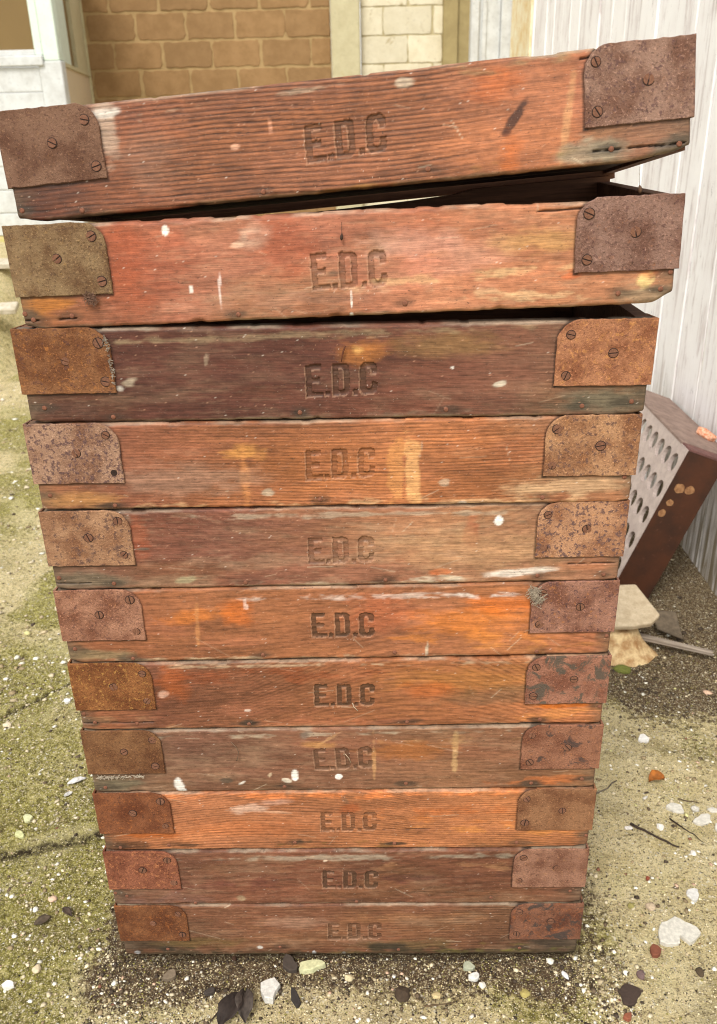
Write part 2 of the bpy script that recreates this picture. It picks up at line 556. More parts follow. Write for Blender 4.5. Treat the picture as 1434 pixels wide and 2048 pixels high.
PATCHES={
1:[(-0.1876,0.0727,0.1328,0.0133,0,"8c6046",0.5,0.8),(-0.0880,0.0779,0.0498,0.0116,0,"b08a78",0.45,0.8),(0.2181,0.0176,0.0913,0.0083,2.87182,"7c7038",0.8,0.7),(0.2516,0.0115,0.1079,0.0050,2.87182,"86813c",0.75,0.7),(0.0847,0.0242,0.0747,0.0100,2.87182,"6a5a3c",0.6,0.8),(0.0596,0.0208,0.0282,0.0083,4.87182,"33302a",0.75,0.6),(-0.3345,0.0265,0.0581,0.0116,-5.12818,"3f362c",0.7,0.8),(-0.2581,0.0320,0.0664,0.0100,0,"6a5634",0.6,0.8),(-0.0835,0.0036,0.3485,0.0041,0.871822,"80683a",0.7,0.7),(0.3418,0.0288,0.0498,0.0149,0,"443c34",0.7,0.7),(-0.0598,0.0071,0.0033,0.0058,0,"ecece8",0.9,0.3),(-0.1499,0.0195,0.0041,0.0033,0,"d8d4c8",0.7,0.4),(-0.0094,0.0056,0.0025,0.0033,0,"e4e0d8",0.8,0.4),(-0.3579,0.0086,0.0050,0.0041,0,"d8d8d8",0.8,0.4),(0.1339,0.0881,0.1328,0.0083,1.87182,"96684a",0.5,0.7),],
2:[(-0.1055,0.0499,0.1755,0.0128,1.75462,"6a3c34",0.6,0.8),(0.1664,0.0665,0.1436,0.0112,1.75462,"5a382e",0.6,0.8),(0.2134,0.0823,0.1197,0.0080,0,"a87a58",0.5,0.7),(0.0082,0.1029,0.3192,0.0048,0.754623,"b0a496",0.5,0.7),(-0.0315,0.0958,0.0040,0.0024,19.7546,"d8c0b0",0.7,0.4),(-0.1701,0.0160,0.0072,0.0056,0,"b0a488",0.7,0.5),(-0.3198,0.0125,0.0957,0.0096,0,"80605a",0.6,0.8),(-0.0750,0.0165,0.2394,0.0064,0,"8a5c4a",0.5,0.8),(-0.1195,0.0826,0.1277,0.0112,0,"966a52",0.4,0.8),],
3:[(-0.1440,0.0858,0.0247,0.0085,9.70375,"d8b0a0",0.8,0.6),(-0.1087,0.0973,0.0247,0.0062,7.70375,"d0a090",0.6,0.7),(-0.0984,0.0773,0.0154,0.0031,-5.29625,"d8a890",0.6,0.5),(0.0100,0.1107,0.3242,0.0062,0,"f08a50",0.6,0.7),(0.1627,0.0592,0.1235,0.0046,-3.29625,"d8824a",0.6,0.7),(0.1928,0.0789,0.0926,0.0093,0,"c4482a",0.35,0.8),(-0.2039,0.1034,0.0618,0.0077,0,"ec8c58",0.6,0.8),(0.0022,0.1010,0.0039,0.0108,29.7037,"7a5a48",0.6,0.5),(0.0093,0.0810,0.0154,0.0124,29.7037,"a0522e",0.6,0.7),(-0.3464,0.0134,0.0463,0.0069,0,"4c3426",0.7,0.7),(-0.3044,0.0337,0.0463,0.0062,0,"b03c20",0.6,0.7),(-0.2518,0.0123,0.0216,0.0039,0,"2f2a24",0.7,0.6),(-0.0707,0.0156,0.0386,0.0046,2.70375,"4a3c2c",0.7,0.6),(0.0074,0.0096,0.0926,0.0062,0,"8f6a34",0.6,0.8),(0.0771,0.0119,0.0201,0.0039,0,"332c26",0.75,0.5),(0.2497,0.0070,0.0463,0.0046,1.70375,"5a5040",0.6,0.6),(0.2405,0.0380,0.1390,0.0062,-3.29625,"e09250",0.5,0.7),(-0.1624,0.0476,0.0926,0.0154,0,"b86a40",0.4,0.8),],
4:[(-0.0715,0.0296,0.0045,0.0097,0,"ece6dc",0.95,0.25),(-0.0840,0.0212,0.0067,0.0037,-25.5729,"d8cab4",0.85,0.35),(-0.0061,0.0268,0.0052,0.0052,0,"f4f0e8",0.95,0.2),(-0.2479,0.0168,0.0067,0.0149,11.4271,"e8e2d8",0.9,0.4),(-0.2433,0.0031,0.0059,0.0045,0,"f0ece4",0.9,0.3),(-0.1753,0.0235,0.0089,0.0052,0,"4c443c",0.7,0.5),(0.1677,0.0705,0.0045,0.0372,0,"c8a076",0.7,0.5),(0.0477,0.0583,0.0030,0.0372,0,"c8986c",0.6,0.6),(-0.0201,0.0965,0.0223,0.0030,34.4271,"c89a74",0.6,0.5),(0.1012,0.0761,0.0595,0.0164,0,"a4622e",0.55,0.8),(-0.1511,0.0706,0.1338,0.0149,0,"785446",0.4,0.9),(0.1818,0.0934,0.1115,0.0059,0,"b48a62",0.5,0.8),(-0.0528,0.1061,0.0089,0.0059,19.4271,"7c7874",0.5,0.6),(-0.1336,0.1055,0.2527,0.0030,0.427061,"b0a090",0.6,0.6),(-0.3453,0.0163,0.0446,0.0104,0,"6c6454",0.7,0.7),(0.3190,0.0162,0.0669,0.0074,2.42706,"b4673c",0.7,0.7),(0.3601,0.0175,0.0193,0.0045,0,"3a302a",0.6,0.6),(-0.1515,0.0183,0.0059,0.0022,29.4271,"e0d8cc",0.8,0.4),(-0.1090,0.0321,0.0030,0.0045,-30.5729,"d8c0a8",0.7,0.4),(-0.0315,0.0874,0.0223,0.0059,0,"c08a58",0.6,0.7),],
5:[(-0.2517,0.0644,0.0071,0.0064,0,"d8b4a8",0.85,0.5),(-0.2373,0.0841,0.0214,0.0286,0,"b03c2a",0.5,0.8),(-0.0834,0.0942,0.1430,0.0129,2.23098,"8a4228",0.5,0.8),(0.1929,0.0807,0.1001,0.0214,0,"a8703c",0.6,0.9),(0.1293,0.0646,0.0357,0.0129,0,"b0482c",0.55,0.8),(-0.0260,0.1101,0.2502,0.0029,0,"c4a890",0.6,0.6),(-0.1341,0.0333,0.0043,0.0021,0,"e4d0c0",0.8,0.4),(-0.1359,0.0092,0.0272,0.0057,0,"453830",0.75,0.6),(0.0755,0.0091,0.0286,0.0043,2.23098,"33302c",0.8,0.5),(0.2366,0.0541,0.0858,0.0143,3.23098,"6f5844",0.5,0.8),(0.3307,0.0349,0.0500,0.0043,3.23098,"d0521e",0.8,0.6),(0.3318,0.0216,0.0572,0.0071,5.23098,"cf8650",0.7,0.6),(-0.3358,0.0199,0.0572,0.0071,0,"9a7458",0.6,0.7),(-0.3292,0.0153,0.0393,0.0021,0,"3c302a",0.7,0.5),(-0.1693,0.0034,0.2002,0.0050,0.230975,"c08a68",0.5,0.7),(-0.0578,0.0373,0.1430,0.0100,0,"8c5640",0.5,0.8),(-0.0009,0.0096,0.1430,0.0071,0.230975,"a8644a",0.5,0.8),],
6:[(0.0870,0.1008,0.2265,0.0034,0,"dccabb",0.55,0.6),(-0.1240,0.0942,0.0017,0.0069,0,"e0d8ce",0.8,0.4),(-0.1231,0.0879,0.0034,0.0041,0,"e6ded4",0.9,0.35),(0.2224,0.0996,0.0412,0.0041,0,"ece4da",0.8,0.5),(-0.1944,0.0727,0.0480,0.0096,9.10069,"d07838",0.6,0.8),(-0.1388,0.0795,0.0206,0.0206,0,"cc5428",0.55,0.8),(0.1899,0.0608,0.0755,0.0206,0,"d47a30",0.6,0.9),(0.2299,0.0838,0.0549,0.0137,0,"d0502a",0.6,0.8),(0.1562,0.0332,0.1029,0.0082,0,"d88440",0.5,0.8),(0.0596,0.0714,0.0412,0.0274,0,"b4523c",0.4,0.9),(-0.3480,0.0146,0.0618,0.0082,0,"8a7a60",0.7,0.7),(-0.1930,0.0525,0.0027,0.0412,-3.89931,"c88a5c",0.5,0.6),(-0.1731,0.0044,0.2059,0.0034,0.100694,"c8b098",0.6,0.6),(0.1245,0.0133,0.0021,0.0124,-4.89931,"c8b8a8",0.7,0.4),(0.3100,0.0095,0.0823,0.0096,2.10069,"b07444",0.6,0.7),(0.3316,0.0008,0.0549,0.0034,-3.89931,"e0b080",0.5,0.5),(0.2434,0.0191,0.0618,0.0041,2.10069,"e09050",0.5,0.6),],
7:[(0.2149,0.0930,0.0053,0.0066,0,"f2ece4",0.95,0.25),(0.1816,0.0771,0.0092,0.0211,-6.06561,"a85a3e",0.6,0.6),(0.1697,0.0367,0.0053,0.0185,-13.0656,"b8866c",0.6,0.6),(0.1401,0.0193,0.0132,0.0040,2.93439,"c4573a",0.8,0.5),(-0.2011,0.0141,0.0132,0.0059,4.93439,"b0a084",0.85,0.4),(0.2403,0.0164,0.0461,0.0059,4.93439,"d8ccbe",0.85,0.5),(0.1470,0.0084,0.0395,0.0040,0.934391,"c8bcae",0.7,0.6),(-0.0212,0.0027,0.1846,0.0046,-0.0656091,"c4ae98",0.6,0.7),(-0.1441,0.0656,0.1121,0.0264,0,"7c5044",0.5,0.9),(-0.3304,0.0168,0.0527,0.0119,0,"6e6254",0.75,0.7),(0.1924,0.0512,0.1186,0.0264,0,"b8906e",0.5,0.9),(-0.2580,0.0753,0.0132,0.0264,0,"9c4634",0.5,0.7),(-0.2538,0.0619,0.0092,0.0020,0,"6a6660",0.7,0.5),(-0.0039,0.1062,0.2307,0.0033,-0.0656091,"b8a898",0.5,0.7),(-0.0462,0.0412,0.1648,0.0105,0.934391,"a88470",0.4,0.8),(0.3394,0.0257,0.0395,0.0066,0,"b07050",0.5,0.7),],
8:[(0.0801,0.0470,0.0101,0.0415,0,"dc9a62",0.6,0.25),(0.1009,0.0466,0.0094,0.0427,0,"ecb27c",0.75,0.25),(-0.0157,0.0588,0.0943,0.0346,0,"b06c3e",0.35,0.9),(-0.1091,0.0772,0.0251,0.0088,0,"dc9a58",0.7,0.8),(-0.1119,0.0399,0.0057,0.0377,0,"d8905a",0.5,0.7),(-0.0744,0.0799,0.0057,0.0157,0,"8a5436",0.5,0.7),(-0.1948,0.0413,0.1006,0.0189,0,"a88474",0.5,0.8),(0.0208,0.0029,0.2640,0.0063,0.123092,"e0b48e",0.7,0.7),(-0.0180,0.0000,0.1572,0.0044,0,"d88c68",0.6,0.6),(-0.3269,0.0156,0.0566,0.0113,0,"c08a58",0.6,0.7),(-0.2879,0.0072,0.0264,0.0044,0,"3c302a",0.7,0.6),(-0.0844,0.0222,0.0075,0.0050,0,"b8a898",0.7,0.5),(0.3072,0.0261,0.0691,0.0113,2.12309,"c8a484",0.7,0.8),(0.1654,0.0013,0.0050,0.0044,0,"ecdccc",0.8,0.5),(0.2090,0.0949,0.0943,0.0094,2.12309,"b06a40",0.4,0.8),(0.1423,0.0323,0.0057,0.0044,0,"c8ac98",0.7,0.5),(-0.1478,-0.0050,0.1257,0.0025,0,"e2d4c4",0.7,0.6),],
9:[(0.0324,0.0841,0.0271,0.0132,9.20944,"b8743c",0.75,0.8),(0.0295,0.0871,0.0072,0.0060,0,"d8a868",0.6,0.7),(0.1394,0.0913,0.0542,0.0132,0,"8a6a44",0.55,0.8),(-0.0978,0.1043,0.2407,0.0036,1.20944,"a08a70",0.5,0.8),(-0.0433,0.0008,0.1805,0.0060,1.20944,"7c6a5c",0.6,0.8),(0.2340,-0.0099,0.1203,0.0036,2.20944,"b0a494",0.6,0.7),(0.3292,0.0206,0.0542,0.0132,0,"6a6456",0.75,0.7),(-0.2479,0.0518,0.0084,0.0048,19.2094,"c4b2a0",0.6,0.6),(-0.2612,0.0438,0.0060,0.0036,0,"e0d6c8",0.7,0.5),(0.1765,0.0480,0.0963,0.0241,0,"7a4a3e",0.4,0.9),(0.2008,0.0433,0.0060,0.0030,14.2094,"c8bcb0",0.8,0.5),(-0.3391,0.0183,0.0542,0.0108,0,"5c4038",0.5,0.8),(-0.1526,0.0780,0.0024,0.0072,-10.7906,"b09a88",0.7,0.4),(0.1430,0.0640,0.0018,0.0018,0,"e8e0d4",0.9,0.3),(-0.0637,0.0766,0.1083,0.0241,0,"5a342e",0.35,0.9),],
10:[(-0.0946,0.0939,0.0171,0.0126,0,"d2b6a6",0.7,0.8),(-0.0669,0.0845,0.0342,0.0285,-22.2449,"a2543c",0.6,0.8),(-0.2178,0.0746,0.0514,0.0342,0,"a0463a",0.5,0.9),(0.0803,0.0780,0.0456,0.0143,0,"d0a89c",0.6,0.8),(0.1251,0.0597,0.0685,0.0171,12.7551,"cc9484",0.5,0.8),(0.1534,0.0419,0.1141,0.0046,1.75512,"d6b088",0.7,0.7),(0.1821,0.0183,0.1027,0.0046,-4.24488,"d8b48e",0.6,0.7),(-0.3552,0.0295,0.0342,0.0126,0,"a86a34",0.85,0.6),(-0.2484,0.0648,0.0228,0.0514,0,"a8483a",0.5,0.9),(-0.1961,0.1065,0.0040,0.0063,-12.2449,"e8e0d4",0.95,0.3),(-0.1744,0.0402,0.0023,0.0046,0,"e8e0d4",0.9,0.3),(-0.1407,0.0376,0.0014,0.0194,-3.24488,"e8d0c4",0.85,0.4),(0.0111,0.0198,0.0014,0.0091,0,"e8e0d4",0.9,0.3),(0.0102,0.0021,0.0023,0.0029,0,"e8e0d4",0.95,0.3),(0.3461,0.0291,0.0091,0.0114,-12.2449,"e6c48a",0.85,0.4),(0.3114,0.0378,0.0742,0.0051,-0.24488,"c2553c",0.7,0.7),(-0.0486,0.0223,0.1712,0.0080,0.75512,"c08a74",0.4,0.8),(-0.0074,0.0499,0.0080,0.0040,0,"6a5548",0.6,0.6),(-0.0196,0.0211,0.0285,0.0057,0,"8a6252",0.5,0.7),(0.2258,0.0769,0.0571,0.0114,0,"c89a64",0.5,0.8),(0.3526,0.0110,0.0342,0.0114,0,"8a8470",0.5,0.7),(-0.1153,0.0866,0.0068,0.0029,0,"e0b8a4",0.6,0.6),(0.0860,0.0831,0.0342,0.0514,0,"b05a40",0.35,0.9),],
11:[(0.1897,0.0548,0.0210,0.0050,52.0461,"3c2a28",0.85,0.35),(0.1810,0.0426,0.0066,0.0044,0,"4a302c",0.7,0.5),(0.0742,0.1041,0.0089,0.0055,0,"d8c2b0",0.8,0.5),(0.2476,0.0521,0.0039,0.0526,-9.95385,"c9966f",0.6,0.6),(0.2739,0.0142,0.0332,0.0138,2.04615,"8f8676",0.75,0.7),(-0.2599,0.0918,0.0122,0.0332,-0.95385,"b39a8c",0.75,0.5),(-0.2155,0.0511,0.0332,0.0277,0,"8f6a5a",0.45,0.8),(0.1715,0.0944,0.0277,0.0166,0,"b8432f",0.5,0.8),(0.1845,0.0203,0.0122,0.0221,0,"c2452a",0.5,0.8),(-0.2632,0.1050,0.0166,0.0050,4.04615,"d8cdc0",0.8,0.5),(-0.1057,0.1046,0.0885,0.0022,2.04615,"b9a896",0.45,0.7),(0.3597,0.0110,0.0221,0.0100,14.0461,"6f6a60",0.7,0.7),(-0.0745,-0.0047,0.2324,0.0039,4.04615,"8a6a30",0.5,0.8),(0.2093,0.1101,0.0609,0.0066,2.04615,"957a5c",0.7,0.7),(-0.1176,0.0583,0.0044,0.0028,0,"e0a890",0.8,0.5),(-0.0761,0.0748,0.0022,0.0066,0,"d89a80",0.6,0.5),(-0.3360,0.0281,0.0498,0.0100,0,"5a3a30",0.5,0.7),],
}

# ------------------------------------------------------------------ the stacked trays
TW, TH, TD, TT = 0.758, 0.1178, 0.37, 0.018        # tray width, height, depth, board thickness
PLATE = 0.0028
BW, BB, BT = .1135, .0392, TH + .0016            # bracket width, lower edge, upper edge
POSE = {
 1: ([[0.999994, 0.003457, -0.000246], [-0.003457, 0.999994, -4e-06], [0.000246, 5e-06, 1.0]], [-0.00144, -0.00257, -0.00038]),
 2: ([[0.999994, 0.003334, 0.000215], [-0.003334, 0.999994, -2e-05], [-0.000215, 1.9e-05, 1.0]], [-0.0034, -0.00261, 0.11775]),
 3: ([[1.0, 0.000709, 0.0001], [-0.000709, 1.0, 3.3e-05], [-0.0001, -3.3e-05, 1.0]], [-0.00199, -0.00076, 0.23548]),
 4: ([[0.999998, -0.001756, -0.000411], [0.001756, 0.999998, -4.6e-05], [0.000411, 4.5e-05, 1.0]], [-0.00227, 0.00049, 0.35345]),
 5: ([[0.999993, -0.003642, -0.000649], [0.003642, 0.999993, 2.5e-05], [0.000649, -2.7e-05, 1.0]], [-0.00213, 0.00103, 0.47144]),
 6: ([[0.999978, -0.006537, -0.000992], [0.006537, 0.999979, -4.4e-05], [0.000992, 3.7e-05, 1.0]], [-0.00228, 0.0021, 0.58956]),
 7: ([[0.999982, -0.005871, -0.00123], [0.005871, 0.999983, -3.3e-05], [0.00123, 2.6e-05, 0.999999]], [-0.00186, 0.00199, 0.70701]),
 8: ([[0.999999, 0.000617, 0.000793], [-0.000617, 1.0, -4.4e-05], [-0.000793, 4.4e-05, 1.0]], [-0.00032, -0.00089, 0.82535]),
 9: ([[0.999989, 0.004525, 0.001416], [-0.004525, 0.99999, -3.3e-05], [-0.001416, 2.7e-05, 0.999999]], [0.00498, 0.00042, 0.9427]),
 10: ([[0.999392, 0.023172, -0.026038], [-0.022242, 0.999123, 0.03548], [0.026838, -0.034879, 0.999031]], [0.01839, -0.00445, 1.06957]),
 11: ([[0.996819, 0.034066, -0.072058], [-0.024674, 0.99154, 0.127432], [0.07579, -0.125249, 0.989226]], [0.02443, 0.01322, 1.20668])}
# colours of each front board from left to right: (position, sRGB)
TONE = {
 11: [(0, (92, 50, 38)), (.13, (128, 72, 54)), (.2, (140, 78, 58)), (.28, (148, 70, 46)), (.45, (160, 76, 50)), (.62, (166, 80, 52)), (.72, (176, 90, 62)), (.83, (180, 96, 66)), (.87, (152, 106, 82)), (1, (140, 100, 80))],
 10: [(0, (162, 96, 54)), (.14, (158, 84, 62)), (.3, (172, 112, 90)), (.5, (170, 106, 84)), (.65, (186, 126, 96)), (.8, (182, 120, 88)), (1, (166, 114, 84))],
 9: [(0, (84, 48, 42)), (.3, (88, 52, 44)), (.5, (98, 58, 48)), (.7, (112, 72, 58)), (.85, (118, 84, 68)), (1, (105, 82, 66))],
 8: [(0, (146, 98, 68)), (.15, (132, 84, 64)), (.3, (152, 84, 54)), (.5, (164, 90, 56)), (.6, (190, 108, 66)), (.75, (162, 94, 58)), (.9, (160, 104, 74)), (1, (176, 122, 86))],
 7: [(0, (110, 84, 70)), (.2, (120, 74, 60)), (.35, (126, 80, 66)), (.6, (152, 102, 80)), (.8, (158, 112, 86)), (1, (150, 108, 84))],
 6: [(0, (128, 88, 62)), (.15, (158, 88, 56)), (.4, (178, 84, 46)), (.6, (172, 84, 54)), (.8, (194, 98, 52)), (1, (160, 104, 74))],
 5: [(0, (152, 98, 68)), (.15, (138, 62, 44)), (.4, (150, 72, 42)), (.6, (162, 90, 54)), (.8, (150, 94, 60)), (1, (172, 102, 62))],
 4: [(0, (106, 88, 72)), (.2, (114, 78, 64)), (.5, (126, 86, 66)), (.7, (132, 92, 68)), (.9, (126, 86, 66)), (1, (140, 96, 70))],
 3: [(0, (132, 70, 42)), (.18, (206, 100, 58)), (.4, (192, 92, 50)), (.7, (202, 104, 56)), (.9, (196, 100, 48)), (1, (168, 98, 58))],
 2: [(0, (106, 74, 60)), (.3, (116, 72, 54)), (.6, (112, 70, 52)), (.9, (108, 68, 50)), (1, (104, 70, 54))],
 1: [(0, (100, 74, 54)), (.3, (120, 78, 58)), (.6, (118, 76, 56)), (.85, (108, 74, 54)), (1, (78, 62, 48))],
}
# grain: (ring spacing m, wave height m, [(position, strength)...])
GRAIN = {
 11: (.0049, .026, [(0, .55), (.15, .6), (.25, .85), (.62, .9), (.7, .35), (.78, .1), (1, .25)]),
 10: (.012, .05, [(0, .12), (1, .12)]), 9: (.007, .03, [(0, .12), (.6, .15), (1, .35)]),
 8: (.0042, .02, [(0, .2), (.2, .35), (.4, .6), (.8, .6), (1, .3)]), 7: (.009, .04, [(0, .2), (1, .22)]),
 6: (.013, .06, [(0, .3), (.6, .2), (1, .45)]), 5: (.008, .05, [(0, .35), (.5, .3), (1, .45)]),
 4: (.010, .04, [(0, .15), (1, .2)]), 3: (.0052, .03, [(0, .5), (.5, .5), (1, .6)]),
 2: (.016, .05, [(0, .22), (1, .25)]), 1: (.006, .03, [(0, .2), (.5, .3), (.7, .5), (1, .3)]),
}
CATH = {6: (.22, 1.1), 5: (.10, 1.4), 3: (-.12, .5), 2: (.3, .9), 10: (.2, .7), 4: (-.2, .8), 7: (.05, -.8), 9: (-.1, .6)}   # centre and strength of the arched figure
LETTER_DARK = {11: .5, 10: .42, 9: .45, 8: .3, 7: .3, 6: .85, 5: .8, 4: .5, 3: .55, 2: .75, 1: .5}
LETTER_DEPTH = {11: .0017, 10: .0022, 9: .0022, 8: .002, 7: .002, 6: .0017, 5: .0016, 4: .0016, 3: .0014, 2: .002, 1: .0016}
FILM = {11: .12, 10: .5, 9: .25, 8: .25, 7: .5, 6: .25, 5: .2, 4: .4, 3: .15, 2: .3, 1: .35}

def letter_mask(a, b):
    """E.D.C in a unit box: a to the right, b upwards"""
    def rc(x0, x1, y0, y1):
        return (a > x0) & (a < x1) & (b > y0) & (b < y1)
    def rr(x0, x1, y0, y1, cx, cy, left=True):
        m = rc(x0, x1, y0, y1)
        for yy, sg in ((y0, 1), (y1, -1)):
            ex = (x1 - a) / cx
            ey = (b - yy) * sg / cy
            m &= ~((ex < 1) & (ey < 1) & ((1 - ex) ** 2 + (1 - ey) ** 2 > 1))
            if left:
                ex = (a - x0) / cx
                m &= ~((ex < 1) & (ey < 1) & ((1 - ex) ** 2 + (1 - ey) ** 2 > 1))
        return m
    E = rc(0, .078, 0, 1) | rc(0, .215, .86, 1) | rc(0, .195, .44, .58) | rc(0, .24, 0, .14)
    D = rr(.375, .61, 0, 1, .075, .17, False) & ~rr(.453, .535, .15, .85, .03, .07, False)
    Cc = rr(.76, 1.0, 0, 1, .085, .19) & ~rr(.838, .922, .16, .84, .04, .09) & ~rc(.88, 1.1, .36, .64)
    return E | D | Cc | rc(.268, .335, 0, .15) | rc(.66, .728, 0, .15)

def front_board(k):
    half = TW / 2
    rng = np.random.RandomState(100 + k)
    LT = LETTERS[k]
    # finer columns where the letters are cut
    lx0 = min(p[0] for p in LT) - .006
    lx1 = max(p[0] for p in LT) + .006
    us = np.concatenate([np.linspace(-half, lx0, int((lx0 + half) / .0021)), np.linspace(lx0, lx1, int((lx1 - lx0) / .00085))[1:],
                         np.linspace(lx1, half, int((half - lx1) / .0021))[1:]])
    ts = np.unique(np.round(np.concatenate([np.linspace(0, .05, 6), np.linspace(.05, .95, 84), np.linspace(.95, 1, 6)]), 6))
    nu, nv = len(us), len(ts)
    U = np.repeat(us[:, None], nv, 1)
    T = np.repeat(ts[None, :], nu, 0)
    so = 31.7 * k
    vb = .0011 + .0016 * (fbm(us * 14 + so, us * 0 + 3, 5) - .5) + .0012 * (vn(us * 90 + so, us * 0, 6) - .5)
    vt = TH - .0004 + .0014 * (fbm(us * 12 + so, us * 0 + 9, 7) - .5) - .0015 * sst(.66, .8, vn(us * 60 + so, us * 0 + 5, 8))
    if k == 11:                                          # battered lower corners
        vb += .008 * sst(half - .085, half + .005, us) ** 1.3 + .004 * sst(half - .015, half, us)
        vb += .006 * sst(-half + .03, -half, us)
    elif k == 10:
        vb += .012 * sst(half - .03, half, us) ** 1.5
        vt -= .0025 * sst(half - .22, half - .12, us)
        vb += .004 * sst(-half + .02, -half, us)
    else:
        vb += rng.uniform(.001, .005) * sst(half - .02, half, us) + rng.uniform(.001, .005) * sst(-half + .02, -half, us)
    V = vb[:, None] + (vt - vb)[:, None] * T
    s = U / TW + .5
    # ---- colour
    st = TONE[k]
    base = np.stack([np.interp(s + .06 * (fbm(U * 9 + so, V * 30, 11) - .5), [q[0] for q in st], lin([q[1] for q in st])[:, i]) for i in range(3)], -1)
    m1 = fbm(U * 7 + so, V * 34, 21, 5)
    m2 = fbm(U * 16 + so, V * 90, 23, 5, .6)
    m3 = fbm(U * 5 + so + 40, V * 16, 25, 4)
    base *= (1 + .75 * (m1 - .5) + .5 * (m2 - .5))[..., None]
    red = hexc('a2543c'); tan = hexc('b98a58'); gry = hexc('7a6a5c')
    w = (.32 * sst(.55, .75, m3))[..., None]
    base = base * (1 - w) + (base * .5 + red * .5 * (base.mean(-1, keepdims=True) / red.mean())) * w
    w = (.5 * sst(.48, .28, m3))[..., None]
    base = base * (1 - w) + (base * .45 + tan * .55 * (base.mean(-1, keepdims=True) / tan.mean())) * w
    p, A, gs = GRAIN[k]
    gst = np.interp(s, [q[0] for q in gs], [q[1] for q in gs])
    cu, cc_ = CATH.get(k, (0, 0))
    ph = (V + cc_ * np.minimum((U - cu) ** 2, .03 + .1 * np.abs(U - cu)) * (.6 + .8 * V / TH) + A * (fbm(U * 2.4 + so, V * 5, 31, 3) - .5) * 1.3 + .004 * (fbm(U * 14 + so, V * 40, 33, 3) - .5)) / p
    fr = ph - np.floor(ph)
    late = sst(.42, .74, fr) * sst(1.0, .88, fr)
    late = late * (.55 + .9 * vn(np.floor(ph) * 1.7, U * 9, 37)) * gst
    late = np.clip(late, 0, 1)
    base *= (1 - .68 * late)[..., None] * np.array([1, .94, .9]) ** late[..., None]
    streak = vn(U * 22 + so, V * 520, 41) * .6 + vn(U * 70 + so, V * 700, 43) * .4
    base *= (1 + .24 * (streak - .5))[..., None]
    film = .7 * FILM[k] * sst(.5, .78, fbm(U * 11 + so + 9, V * 40, 51, 5, .6)) * (1 - .6 * late)
    film += .35 * FILM[k] * sst(.62, .7, fbm(U * 40 + so, V * 260, 53, 4, .6))
    pale = hexc('a88e76')
    base = base * (1 - film[..., None]) + pale * film[..., None]
    lum = (base @ np.array([.3, .6, .1]))[..., None]
    base = (base * .92 + lum * np.array([1.1, .98, .8]) * .08) * np.array([.95, .90, .80])
    sr = np.clip((.36 - base[..., 1] / np.maximum(base[..., 0], 1e-4)) / .14, 0, 1)
    base[..., 0] *= 1 - .20 * sr
    base[..., 1] *= 1 + .03 * sr
    base[..., 2] *= 1 - .06 * sr
    lum = (base @ np.array([.3, .6, .1]))[..., None]
    base = base * (1 - .26 * sr[..., None]) + lum * np.array([1.08, 1.0, .62]) * .26 * sr[..., None]
    base *= {10: .88, 3: .92, 6: .94}.get(k, 1)
    base[..., 1] = np.maximum(base[..., 1], .255 * base[..., 0])
    base[..., 2] = np.minimum(base[..., 2], .52 * base[..., 1] + .010)
    def blend(mask, hx):
        nonlocal base
        c = hexc(hx)
        c = c * (np.array([.86, .86, .76]) if c.min() < .45 else .9)
        if c.min() < .4:
            c[1] = max(c[1], .235 * c[0])
        mm = mask[..., None]
        base = base * (1 - mm) + (c * ((.62 + .76 * (m2 * .5 + streak * .5)) * (1 - .5 * late))[..., None]) * mm
    # ---- stains, scuffs and droppings of their own shape
    nz = fbm(U * 45 + so, V * 110, 61, 4, .6) - .5
    for (u, v, ru, rv, an, c, al, sf) in PATCHES[k]:
        ca, sa = math.cos(math.radians(an)), math.sin(math.radians(an))
        du = (U - u) * ca + (V - v) * sa
        dv = -(U - u) * sa + (V - v) * ca
        d = np.sqrt((du / max(ru, .0012)) ** 2 + (dv / max(rv, .0012)) ** 2)
        if sf <= .25 and rv > 3 * ru:
            d = ((du / ru) ** 6 + (dv / rv) ** 6) ** (1 / 6)
        n_ = nz * ((2.6 if ru > 8 * rv else 1.5) if sf > .45 else 1.0)
        if ru > 8 * rv:
            al = al * sst(.38, .58, fbm(U * 28 + so, V * 60, 63, 4, .6))
        blend(al * np.clip((1 - d - n_) / sf + .5, 0, 1), c)
    # ---- tannin-black halo round each nail
    for (u, v) in NAILS[k]:
        r = .011 + .012 * rng.rand()
        d = np.sqrt(((U - u - .3 * r * (rng.rand() - .5)) / r) ** 2 + ((V - v) / (.0052 + .002 * rng.rand())) ** 2)
        blend(rng.uniform(.35, .75) * np.clip((1 - d - nz * 1.4) / .8 + .4, 0, 1), '3a322c')
    # ---- worn arrises
    e = np.minimum(vt[:, None] - V, .03)
    blend(.42 * sst(.0045, .0008, e + .004 * nz) * sst(.35, .6, fbm(U * 18 + so, U * 0, 71)), 'b4a696')
    e = V - vb[:, None]
    blend(.6 * sst(.005, .001, e + .006 * nz) * sst(.4, .6, fbm(U * 15 + so, U * 0 + 4, 73)), '8e7c68')
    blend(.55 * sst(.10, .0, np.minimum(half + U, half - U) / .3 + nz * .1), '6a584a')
    if k == 1:
        blend(.8 * sst(.016, .004, V + .03 * nz), '4a4030')
    # ---- rust and dirt bled out along the plates, with contact shade painted in
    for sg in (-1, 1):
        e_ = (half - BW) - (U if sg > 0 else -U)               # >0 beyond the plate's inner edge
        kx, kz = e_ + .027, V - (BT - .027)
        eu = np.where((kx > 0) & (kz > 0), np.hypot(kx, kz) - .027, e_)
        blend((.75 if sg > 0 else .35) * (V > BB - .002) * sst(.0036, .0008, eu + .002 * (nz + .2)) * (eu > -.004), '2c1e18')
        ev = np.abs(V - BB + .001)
        blend(.6 * ((U if sg > 0 else -U) > half - BW - .001) * sst(.0040, .0010, ev + .003 * (nz + .2)), '2e2018')
